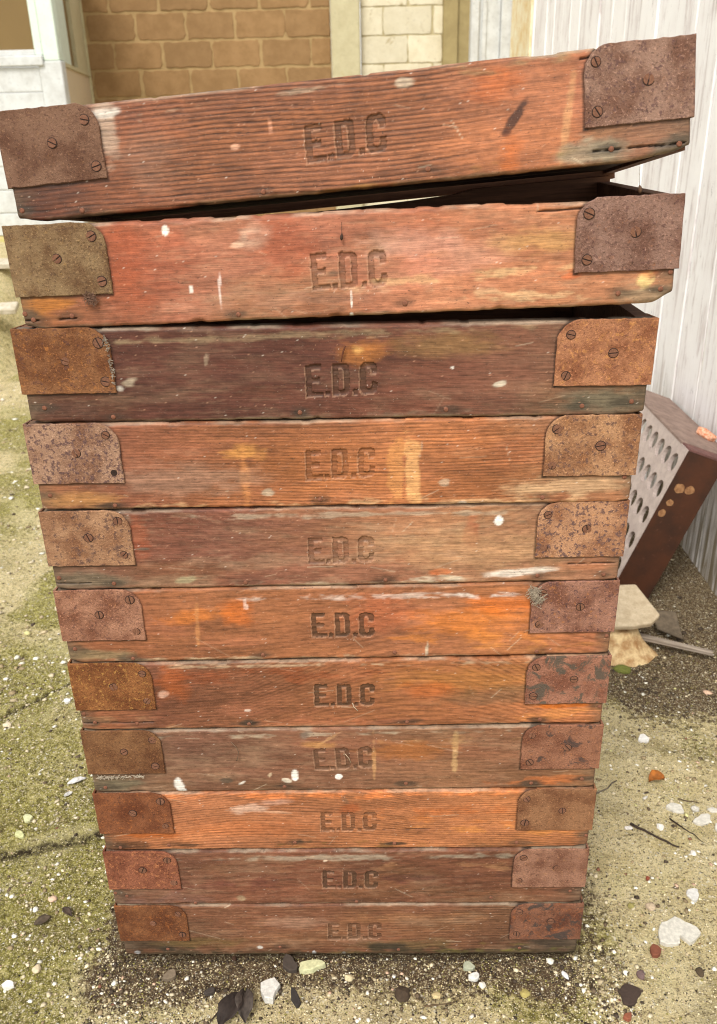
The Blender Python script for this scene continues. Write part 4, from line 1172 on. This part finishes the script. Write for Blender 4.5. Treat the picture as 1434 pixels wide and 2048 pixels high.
leaf("dead_leaf", -.186, -.106, .060, .034, (58, 48, 42), "curled dark dead leaf at the bottom picture edge", "leaf", 6, 1.1, 1.0)
leaf("dead_leaf", -.165, -.098, .055, .028, (82, 72, 64), "grey-brown folded dead leaf leaning on the curled dark one", "leaf", 7, 1.7, 1.2)
flake("dark_stone", -.100, -.025, .024, .034, (74, 64, 56), "dark flat stone between the stick and the greenish-white stone", "stone", .008, 6, .4, 33)
flake("slate_chip", -.087, -.082, .014, .036, (60, 54, 50), "thin dark slate chip right of the white kite-shaped chip", "slate chip", .005, 5, .3, 34)
flake("grey_green_stone", .195, -.030, .019, .018, (176, 178, 152), "grey-green square stone touching a whitish one in front of the bottom tray", "stone", .008, 5, .5, 35)
flake("pale_stone", .202, -.048, .018, .016, (222, 220, 210), "whitish square stone touching the grey-green one", "stone", .008, 5, .4, 36)
pebble("white_pebble", .214, -.062, .012, .012, (228, 222, 206), "round white pebble just below the whitish square stone", "pebble", 37, .7)
pebble("dark_clod", .085, -.076, .027, .028, (74, 60, 46), "round dark clod of soil below the letters of the bottom tray", "clod", 38, .6)
leaf("white_petal", -.594, .425, .040, .016, (232, 228, 222), "pointed white petal-like chip beside the left edge of the stack", "petal", 8, .5, .5)
leaf("white_petal", -.600, .385, .018, .012, (224, 220, 212), "small pale petal-like chip below the pointed white one", "petal", 9, .7, .5)
flake("moss_stone", -.662, .318, .017, .028, (214, 214, 166), "pale greenish stone flake on the moss left of the stack", "stone", .006, 6, .4, 41)
flake("moss_stone", -.660, .271, .015, .024, (206, 206, 150), "yellow-green stone flake nearest above the joint in the concrete", "stone", .006, 6, .9, 42)
leaf("brown_leaf", -.545, .068, .030, .018, (92, 78, 62), "brown dead leaf lying flat on the moss at the lower left", "leaf", 10, .6, .5)
leaf("brown_leaf", -.506, .084, .028, .012, (82, 66, 54), "narrow dark leaf right of the flat brown dead leaf", "leaf", 11, -.7, .6)
pebble("white_pebble", -.566, .092, .010, .012, (240, 236, 226), "white pebble touching the flat brown dead leaf", "pebble", 43, .8)
flake("white_chip", -.559, -.056, .020, .015, (240, 236, 226), "white angular chip at the lower left corner", "stone chip", .008, 5, .2, 44)
pebble("cream_pebble", -.521, -.029, .015, .017, (226, 206, 170), "cream pebble right of the white angular chip", "pebble", 45, .7)
pebble("cream_pebble", -.818, .618, .022, .018, (226, 210, 180), "cream pebble at the left picture edge above the joint", "pebble", 46, .6)
pebble("pink_pebble", -.543, .115, .016, .014, (222, 188, 160), "pinkish pebble above the narrow dark leaf", "pebble", 47, .7)
flake("white_chip", -.704, .706, .018, .018, (236, 234, 228), "white chip on the thin diagonal crack at left", "stone chip", .006, 5, .2, 48)
flake("red_chip", .542, .153, .008, .009, (140, 74, 54), "tiny red brick chip above the large white mortar flake", "brick chip", .005, 5, .2, 49)
pebble("grey_pebble", .529, .091, .018, .018, (190, 168, 140), "beige pebble at the upper left of the large white flake", "pebble", 50, .6)
pebble("olive_pebble", .495, .092, .013, .013, (150, 140, 84), "olive pebble beside the lower right corner of the stack", "pebble", 51, .8)
pebble("white_pebble", .331, -.019, .013, .012, (236, 230, 214), "white pebble in the dark soil below the lower right bracket", "pebble", 52, .7)
pebble("white_pebble", .350, -.046, .008, .017, (232, 230, 226), "long white pebble standing out in front of the bottom right corner", "pebble", 53, .8, .5)
pebble("yellow_pebble", .280, -.077, .016, .016, (176, 160, 96), "yellowish pebble near the bottom edge right of centre", "pebble", 54, .7)
pebble("yellow_pebble", .139, -.078, .016, .013, (212, 190, 140), "pale yellow pebble right of the round dark clod", "pebble", 55, .7)
flake("grey_stone", -.296, -.042, .024, .018, (128, 112, 92), "grey-brown stone in the soil in front of the bottom left corner", "stone", .009, 6, .1, 56)
flake("slate_chip", -.226, -.070, .019, .012, (74, 66, 60), "dark slate chip above the curled dead leaf", "slate chip", .006, 5, .3, 57)
pebble("cream_pebble", -.002, -.049, .015, .013, (218, 202, 160), "cream pebble below the bottom tray's letters", "pebble", 58, .7)
pebble("white_pebble", .602, .275, .015, .018, (236, 230, 218), "white pebble just above the long dark twig", "pebble", 59, .6)
pebble("white_pebble", .541, .275, .017, .011, (222, 214, 204), "pale pebble at the left end of the long dark twig", "pebble", 60, .6)
pebble("white_pebble", .645, .211, .012, .014, (236, 230, 218), "white pebble below the thin twig at right", "pebble", 61, .6)
pebble("dark_clod", .571, -.039, .014, .018, (84, 70, 52), "dark clod at the right edge below the large white flake", "clod", 62, .7)
twig("twig", (.548, .283), (.622, .222), .0032, (72, 58, 48), "long dark twig lying on the pale ground at right", "twig", 1, .003)
twig("twig", (.627, .298), (.674, .236), .0016, (60, 44, 34), "thin dark twig right of the long one, below the white flakes", "twig", 2, .003)
twig("stick", (-.196, .000), (-.194, -.070), .0050, (104, 74, 56), "short brown stick lying against the bottom tray", "stick", 3, .004, .03)
twig("twig", (-.216, -.120), (-.192, -.084), .0016, (70, 58, 44), "thin bent twig beside the curled dead leaf", "twig", 4, .008)
twig("twig", (.46, .341), (.553, .405), .0024, (112, 100, 84), "greyish twig emerging behind the right side of the stack", "twig", 5, .003)
twig("twig", (.118, -.098), (.166, -.092), .0016, (112, 92, 66), "thin straw-coloured twig near the bottom edge", "twig", 6, .003)
twig("twig", (.662, .352), (.70, .338), .0014, (98, 80, 62), "short twig lying behind the white flakes at right", "twig", 7, .003)
# a few more things lodged on the trays
def lodged(name, pts, r0, col, label, cat):
    p0 = Vector(pts[0])
    o = MB().tube([Vector(p) - p0 for p in pts], r0, 6).build(name, mat_simple("fibre_" + name, col, .3, 200), None, True, tuple(p0))
    return tag(o, label, cat)
lodged("twig", [(.0204, -.0042, 1.0361), (.0179, -.0042, 1.0301), (.0159, -.0042, 1.0229), (.0151, -.0042, 1.0168)], [.0008, .0012, .0011, .0005], (104, 60, 40), "small curved red-brown twig stuck above the D of the dark tray", "twig")
lodged("spider_thread", [(.3441, -.0105, 1.2271), (.3445, -.0108, 1.2175), (.3455, -.0112, 1.2083)], .0003, (150, 140, 128), "thin spider thread hanging from the right end of the topmost tray", "thread")
pb = lodged("dangling_husk", [(.3455, -.0112, 1.2083), (.3460, -.0113, 1.2062), (.3464, -.0114, 1.2042), (.3470, -.0115, 1.2015), (.3473, -.0115, 1.2002)], [.0006, .0019, .0024, .0018, .0005], (98, 72, 54), "small brown seed husk dangling on the spider thread", "husk")
lodged("insect_case", [(.0203, -.0056, 1.1765), (.0201, -.0062, 1.1641), (.0199, -.0066, 1.1615), (.0196, -.0066, 1.1585), (.0193, -.0062, 1.1567)], [.0003, .0004, .0018, .0019, .0006], (70, 52, 42), "dark insect case hanging on a thread above the letters of the pink tray", "insect case")
lodged("straw", [(.0161, -.0034, .5189), (.0178, -.0046, .5130), (.0195, -.0034, .51), (.0237, -.0034, .5046)], .0006, (206, 186, 160), "pale straw curl caught below the letters of the red-brown tray", "straw")
lodged("straw", [(.0005, -.0038, .4260), (.0027, -.0044, .4283), (.0084, -.0044, .4198), (.0112, -.0038, .4103)], .0006, (196, 170, 140), "pale straw lying across the D of the tray with white droppings", "straw")
lodged("root_hair", [(-.1638, -.0042, .452), (-.157, -.0052, .443), (-.1542, -.0046, .4334), (-.156, -.005, .424), (-.1585, -.0042, .4166)], .0006, (120, 96, 76), "thin brown root hair curling on the tray with white droppings", "root")
def web(name, pts, sp, n, label, seed, col=(176, 160, 138), r0=.00035):
    r = random.Random(seed)
    p0 = Vector(pts[0])
    b = MB()
    for i in range(n):
        t_ = r.random() * (len(pts) - 1)
        j = min(int(t_), len(pts) - 2)
        c = Vector(pts[j]).lerp(Vector(pts[j + 1]), t_ - j) - p0
        b.tube([c + Vector((r.gauss(0, sp), -abs(r.gauss(0, sp * .35)), r.gauss(0, sp))) for _ in range(4)], r0, 4)
    return tag(b.build(name, mat_simple("web_" + name, col, .3, 300), None, False, tuple(p0)), label, "cobweb")
web("cobweb", [(.2613, -.0022, .7002), (.2672, -.0022, .6908), (.2732, -.0024, .6821)], .0045, 70, "dusty grey cobweb clump at the upper left of the orange tray's right bracket", 1)
web("cobweb", [(-.2786, -.0015, 1.0991), (-.2724, -.0015, 1.0946)], .004, 34, "small brown cobweb clump under the olive left bracket", 2, (128, 96, 78))
web("cobweb", [(-.372, -.003, .3872), (-.34, -.003, .3878), (-.2995, -.003, .3886)], .0022, 60, "fringe of pale lint under the left bracket of the tray with droppings", 3, (196, 180, 158))
web("cobweb", [(-.265, -.0022, 1.0531), (-.2625, -.002, 1.034), (-.2605, -.002, .99)], .0016, 40, "pale fluff along the edge of the dark tray's left bracket", 4, (160, 146, 130))

# ------------------------------------------------------------------ right: plank wall
t = thing("plank_wall", "weathered white-painted wall of upright planks on the right", "wall", (1.03, .3, 0))
rb = random.Random(11)
y = 0.30
while y < 4.84:
    w = .205 + rb.uniform(-.006, .006)
    if y + w > 4.86:
        w = 4.86 - y
    b = MB()
    y0, y1 = y - .3 + .0045, y - .3 + w - .0045
    x0 = rb.uniform(0, .009)
    b.bbox(x0, .03, y0, y1, -.02 + rb.uniform(0, .03), 2.7, .0025, .0006, rb)
    b.build("plank", M_PLANK, t)
    y += w
MB().box(.031, .05, 0, 4.56, -.02, 2.7).build("gap_shade_backing", M_GAP, t)
b = MB()
b.bbox(-.006, .03, 4.575, 5.36, 0, 2.7, .004)
M_YEL = mat_simple("yellowed_peeling_paint", (244, 236, 204), .1, 14, .6, .4, .003, (226, 196, 136))
b.build("yellowed_board", M_YEL, t)
t = thing("door_post", "white moulded door post standing at the far end of the plank wall", "door post", (.76, 5.7, 0))
MB().bbox(0, .055, .0, .12, 0, 2.7, .006).build("moulding", M_WHITE, t)
MB().bbox(.056, .20, .02, .12, 0, 2.7, .004).build("post_board", M_WHITE, t)
MB().bbox(.201, .285, -.012, .12, 0, 2.7, .006).build("edge_board", M_WHITE, t)
MB().bbox(.075, .105, .006, .0195, 0, 2.7, .003).build("bead", M_WHITE, t)

# ------------------------------------------------------------------ back: block wall
def block_wall(x0, x1, zmin, ztop, y, bw, bh, mat, mmat, t, seed, off=.0, joint=.016, rough=.003):
    rb = random.Random(seed)
    MB().box(x0 - t.location.x, x1 - t.location.x, .004, .09, 0, ztop).build("mortar", mmat, t)
    low = MB()
    row = 0
    z = .0
    zs = []
    zz = 1.899 + .0 - bh * 9
    while zz < ztop:
        x = x0 - (bw * .5 if row % 2 else 0) - off
        while x < x1:
            a, c = max(x + joint / 2 + rb.uniform(-rough, rough), x0 + .001), min(x + bw - joint / 2 + rb.uniform(-rough, rough), x1 - .001)
            if c - a > .03:
                dd = rb.uniform(-.005, -.001)
                b = MB() if zz + bh > zmin else low
                q0, q1 = max(.001, zz + joint / 2), min(ztop - .001, zz + bh - joint / 2)
                nx_ = 10
                pp = [(a + (c - a) * i / nx_, q0) for i in range(nx_)] + [(c, q0 + (q1 - q0) * i / 5) for i in range(5)]
                pp += [(c + (a - c) * i / nx_, q1) for i in range(nx_)] + [(a, q1 + (q0 - q1) * i / 5) for i in range(5)]
                ctr = ((a + c) / 2, (q0 + q1) / 2)
                pp = [(px + rb.uniform(-rough, rough) * 1.3 + (ctr[0] - px) * (.05 if abs(px - ctr[0]) > .45 * (c - a) and abs(pz - ctr[1]) > .45 * (q1 - q0) else 0) - t.location.x, pz + rb.uniform(-rough, rough)) for px, pz in pp]
                b.prism(pp, 1, dd, .02, .003)
                if b is not low:
                    b.build("block", mat, t)
            x += bw
        zz += bh
        row += 1
    if low.v:
        tag(low.build("lower_blocks", mat, t), None, None, None, "stuff")
t = thing("block_wall", "brown concrete block wall with raised cream mortar joints at the back", "wall", (-2.42, 7.3, 0))
block_wall(-2.42, -.255, 1.25, 2.75, 7.3, .419, .2135, M_BLOCK, M_MORTAR, t, 3, .10, .021, .006)
t = thing("corner_pillar", "cream-painted pillar between the brown blocks and the painted blocks", "pillar", (-.249, 7.22, 0))
MB().bbox(0, .245, 0, .16, 0, 2.75, .012, .002).build("pillar_face", M_CREAM, t)
t = thing("painted_wall", "cream-painted block wall with cracked joints in the back recess", "wall", (.0, 7.32, 0))
block_wall(.0, .69, 1.25, 2.75, 7.32, .419, .2135, M_PBLOCK, M_PMORTAR, t, 5, .02, .010, .004)
t = thing("recess_jamb", "cream jamb darkened for shade between the painted wall and the white door post", "jamb", (.69, 7.2, 0))
MB().bbox(.0, .12, 0, .2, 0, 2.75, .006).build("jamb_board", M_SHADECREAM, t)
MB().bbox(.121, .62, .03, .2, 0, 2.75, .006).build("jamb_wall", M_SHADECREAM, t)

# ------------------------------------------------------------------ left: bay window
t = thing("bay_window", "white timber bay window with brown glass at the upper left", "bay window", (-2.0, 5.5, .55))
Z0 = .55
def bx(nm, mat, *a, b=.004, par=None):
    q = MB()
    q.bbox(*a, b)
    return q.build(nm, mat, par or t)
bx("corner_post", M_WHITE, -.155, 0, 0, .09, 0, 1.115, b=.006)
bx("upper_post", M_MINT, -.115, -.008, .004, .09, 1.1155, 2.2, b=.006)
for i in range(7):
    zb = 1.085 - .155 * (i + 1)
    q = MB()
    q.bbox(-2.4, -.156, .006 + .002 * (i % 2), .05, zb + .002, zb + .153, .004, .001)
    q.build("weatherboard", M_WHITE, t)
bx("sill", M_WHITE, -2.4, -.116, -.02, .05, 1.087, 1.150, b=.006)
fr = bx("window_frame", M_MINT, -.172, -.116, .010, .06, 1.1505, 2.2, b=.006)
bx("frame_rail", M_WHITE, -2.4, -.1725, .012, .06, 1.1505, 1.186, b=.004)
MB().box(-2.4, -.1725, .04, .046, 1.186, 2.2).build("glass", M_GLASS, t)
# side of the bay, running back to the block wall
def sidebox(nm, mat, x0, x1, y0, y1, z0, z1):
    q = MB()
    q.box(x0, x1, y0, y1, z0, z1)
    k = -.335 / 1.8
    q.v = [(x + k * y, yy, z) for (x, yy, z), y in zip(q.v, [v[1] for v in q.v])]
    return q.build(nm, mat, t)
sidebox("side_panel", M_BEIGE, -.05, -.006, .091, 1.8, 0, 1.09)
sidebox("side_sill", M_CREAM, -.05, .006, .091, 1.8, 1.0905, 1.115)
sidebox("side_mullion", M_MINT, -.05, -.004, .091, .62, 1.1155, 2.2)
sidebox("side_glass", M_GLASS, -.05, -.03, .621, 1.02, 1.1155, 2.2)
sidebox("side_frame", M_CREAM, -.05, -.002, 1.021, 1.78, 1.1155, 2.2)
sidebox("side_cover_strip", M_CREAM, -.05, .012, 1.7805, 1.8, 0, 2.2)

# raised bed the bay stands on, edged with rough stone courses
bxs = np.linspace(-7, -1.9, 90)
bys = np.linspace(2.9, 5.06, 60)
BX_, BY2 = np.meshgrid(bxs, bys, indexing='ij')
BZ = .552 * sst(3.0, 4.9, BY2) * sst(-1.9, -2.3, BX_) - .03 + .05 * sst(2.9, 3.1, BY2) * sst(-1.9, -2.0, BX_) * fbm(BX_ * 5, BY2 * 5, 241) + .025 * (fbm(BX_ * 16, BY2 * 16, 243) - .5)
ii = np.arange(BX_.size).reshape(BX_.shape)
me = mesh("bank", np.stack([BX_, BY2, BZ], -1).reshape(-1, 3), [tuple(map(int, q)) for q in np.stack([ii[:-1, :-1], ii[1:, :-1], ii[1:, 1:], ii[:-1, 1:]], -1).reshape(-1, 4)], True)
at = me.attributes.new("cover", 'FLOAT_VECTOR', 'POINT')
at.data.foreach_set("vector", np.stack([.25 + 0 * BX_, .2 + .5 * fbm(BX_ * 3, BY2 * 3, 247), 0 * BX_], -1).astype(np.float32).ravel())
tag(obj("bank", me, M_GROUND), "rough littered bank rising to the bay window", None, None, "structure")
for nm, lab, loc_, rz in (('fallen_board', 'pale weathered board lying higher on the littered bank at the far left', (-2.45, 4.50, .485), .05), ('fallen_board', 'pale weathered board lying lower on the littered bank at the far left', (-2.30, 4.0, .30), .12)):
    q = MB()
    q.bbox(-.55, .30, -.05, .05, 0, .03, .004, .004)
    tag(q.build(nm, mat_simple("limewashed_board", (206, 196, 178), .2, 20, .9, .5, .003, (170, 158, 132)), None, False, loc_, (.25, 0, rz)), lab, "board")
q = MB()
q.bbox(-6, -2.33, 5.051, 7.25, -.02, .548, .01)
tag(q.build("terrace", mat_simple("terrace_turf", (170, 160, 84), .3, 8, .95, .5, .01, (196, 176, 128))), "raised mossy terrace under the bay window", None, None, "structure")

# ------------------------------------------------------------------ right: perforated box leaning on the wall
bo = thing("perforated_box", "rusty brown box with a grey perforated face leaning against the white planks", "box", (.834, 1.129, 0))
e2 = Vector((-.358, 0, -.934)); e3 = Vector((.934, 0, -.358)); e1 = Vector((0, 1, 0))
Bp = Vector((.877 - .834, 0, .467))
BL_, BD_, BY_ = .445, .112, .62
def BX(t_, d_, y_):
    return Bp + e2 * t_ + e3 * d_ + e1 * y_
M_GREY = mat_simple("dusty_grey_sheet", (188, 172, 162), .12, 30, .6, .25, .001, (168, 152, 144))
M_DUST = mat_simple("dusty_brown_top", (146, 124, 112), .2, 30, .85, .4, .001, (118, 98, 88))
M_BROWN = NT("rust_brown_sheet")
_p = M_BROWN.pos((1, 1, 1))
_a = M_BROWN.noise(_p, 12, 5, .6)
_c = M_BROWN.mix(M_BROWN.ramp(_a, .3, .7), rgba((78, 46, 30)), rgba((56, 37, 28)))
_c = M_BROWN.mix(M_BROWN.ramp(M_BROWN.noise(_p, 60, 4, .7), .6, .75, 0, .6), _c, rgba((98, 66, 50)))
M_BROWN.b.inputs["Roughness"].default_value = .55
M_BROWN = M_BROWN.col(_c)
M_LICH = mat_simple("pale_lichen", (170, 128, 88), .25, 90, .9, .4, .001, (128, 88, 58))
# perforated face: grid of cells, each with a round hole
b = MB()
cy_, ct_ = .058, .083
ny_, nt_ = 10, 5
th = .011
m = 16
for iy in range(ny_):
    for it in range(nt_):
        y0, y1 = .012 + iy * cy_, .012 + (iy + 1) * cy_
        t0, t1 = .012 + it * ct_, .012 + (it + 1) * ct_
        cc = ((y0 + y1) / 2, (t0 + t1) / 2)
        sq = []
        ci_ = []
        for q in range(m):
            a_ = 2 * math.pi * q / m + math.pi / 4
            c_, s_ = math.cos(a_), math.sin(a_)
            k_ = 1 / max(abs(c_), abs(s_))
            sq.append((cc[0] + c_ * k_ * (y1 - y0) / 2, cc[1] + s_ * k_ * (t1 - t0) / 2))
            ci_.append((cc[0] + .0235 * c_, cc[1] + .0265 * s_))
        v = [BX(t_, d_, y_) for d_ in (0, th) for (y_, t_) in sq + ci_]
        f = []
        for q in range(m):
            r_ = (q + 1) % m
            f += [(q, r_, m + r_, m + q), (2 * m + q, 3 * m + q, 3 * m + r_, 2 * m + r_), (m + q, m + r_, 3 * m + r_, 3 * m + q)]
        b.add(v, f)
def slab(b, t0, t1, d0, d1, y0, y1):
    v = [BX(t_, d_, y_) for y_ in (y0, y1) for d_ in (d0, d1) for t_ in (t0, t1)]
    return b.add(v, [(0, 1, 3, 2), (4, 6, 7, 5), (0, 2, 6, 4), (1, 5, 7, 3), (0, 4, 5, 1), (2, 3, 7, 6)])
for (t0, t1, y0, y1) in ((0, .012, 0, BY_), (.012 + nt_ * ct_, BL_, 0, BY_), (.012, .012 + nt_ * ct_, 0, .012), (.012, .012 + nt_ * ct_, .012 + ny_ * cy_, BY_)):
    slab(b, t0, t1, 0, th, y0, y1)
b.build("perforated_panel", M_GREY, bo)
sp = slab(MB(), .001, BL_, .0035, BD_, -.002, .010).build("side_panel", M_BROWN, bo)
slab(MB(), -.006, .0, -.001, .164, .05, BY_).build("top_panel", M_DUST, bo)
slab(MB(), -.005, .0005, .004, .13, -.003, .049).build("top_panel", mat_simple("maroon_cap", (118, 82, 76), .2, 60, .8), bo)
for (t_, d_, r_) in ((.105, .032, .015), (.100, .060, .013), (.150, .027, .010), (.185, .022, .011)):
    pts = []
    for q in range(14):
        a_ = 2 * math.pi * q / 14
        k_ = r_ * random.uniform(.85, 1.1)
        p_ = BX(t_ + math.sin(a_) * k_, d_ + math.cos(a_) * k_, -.002)
        pts.append(p_)
    v = pts + [p_ + Vector((0, -.0012, 0)) for p_ in pts]
    MB().add(v, [tuple(range(14)), tuple(range(14, 28))[::-1]] + [(q, 14 + q, 14 + (q + 1) % 14, (q + 1) % 14) for q in range(14)]).build("lichen_spot", M_LICH, sp)
q = MB()
q.bbox(-.014, .014, -.03, .026, 0, .018, .004, .003)
tag(q.build("broken_brick_piece", mat_simple("orange_brick", (204, 112, 72), .3, 120, .9, .6, .002, (226, 190, 160)), None, False, (.998, 1.335, .4275), (.25, .36, .5)), "orange broken brick piece lying on the dusty top of the leaning box", "brick piece")

# rubble at the foot of the box
def poly(name, pts, th, mat, label, cat, up=(0, 0, 1), smooth=False):
    """slab with outline pts (3-D, roughly planar) and thickness th"""
    p = [Vector(q) for q in pts]
    c = sum(p, Vector()) / len(p)
    nn = (p[1] - p[0]).cross(p[2] - p[0]).normalized()
    v = [q - c for q in p] + [q - c - nn * th for q in p]
    n = len(p)
    o = MB().add(v, [tuple(range(n)), tuple(range(n, 2 * n))[::-1]] + [(i, (i + 1) % n, n + (i + 1) % n, n + i) for i in range(n)]).build(name, mat, None, smooth, tuple(c))
    bv = o.modifiers.new("worn_edges", 'BEVEL')
    bv.width = .004
    bv.segments = 2
    return tag(o, label, cat)
M_SAND = mat_simple("pale_sandstone", (204, 186, 156), .12, 50, .9, .8, .003, (178, 158, 128))
poly("sandstone_slab", [(.640, .868, .080), (.702, .867, .080), (.752, .876, .083), (.780, .903, .091), (.744, 1.009, .122), (.671, 1.008, .121), (.60, .98, .112)][::-1], .016, M_SAND, "pale broken sandstone slab at the foot of the leaning brown box", "stone slab")
# stump: fluted, spreading towards the ground
b = MB()
nn = 26
for i in range(9):
    h = i / 8
    for q in range(nn):
        a_ = 2 * math.pi * q / nn
        r_ = (.046 + .036 * (1 - h) ** 1.8) * (1 + .10 * math.sin(a_ * 3 + .6) + .05 * math.sin(a_ * 7 + 1) + .05 * (vn(a_ * 2, h * 4, 401) - .5))
        b.v.append((r_ * math.cos(a_) * 1.1 + .018 * (1 - h), r_ * math.sin(a_) * .8 - .03 * (1 - h), -.012 + h * .076))
for i in range(8):
    for q in range(nn):
        b.f.append((i * nn + q, i * nn + (q + 1) % nn, (i + 1) * nn + (q + 1) % nn, (i + 1) * nn + q))
b.f.append(tuple(8 * nn + q for q in range(nn)))
tag(b.build("timber_stump", mat_simple("pale_rotten_wood", (226, 200, 152), .25, 40, .9, .6, .004, (168, 126, 82)), None, True, (.672, .905, 0)), "pale rotten timber stump carrying the sandstone slab", "stump")
pebble("moss_tuft", .668, .806, .045, .04, (116, 120, 56), "bright green moss tuft at the foot of the pale stump", "moss", 12, .5)
poly("slate", [(.800, 1.03, .036), (.868, 1.023, .034), (.858, .923, .010), (.80, .96, .02)], .008, mat_simple("dull_slate", (112, 98, 80), .25, 50, .9, .5, .002), "dull triangular slate lying behind the grey batten", "slate")
b = MB()
b.bbox(0, .205, -.008, .008, 0, .012, .002, .0015)
tag(b.build("batten", mat_plain_wood("grey_old_wood", (176, 162, 146), (112, 98, 84), (6, 160, 160)), None, False, (.72, .93, .022), (0, .03, -.43)), "weathered grey wooden batten lying in front of the slate", "batten")
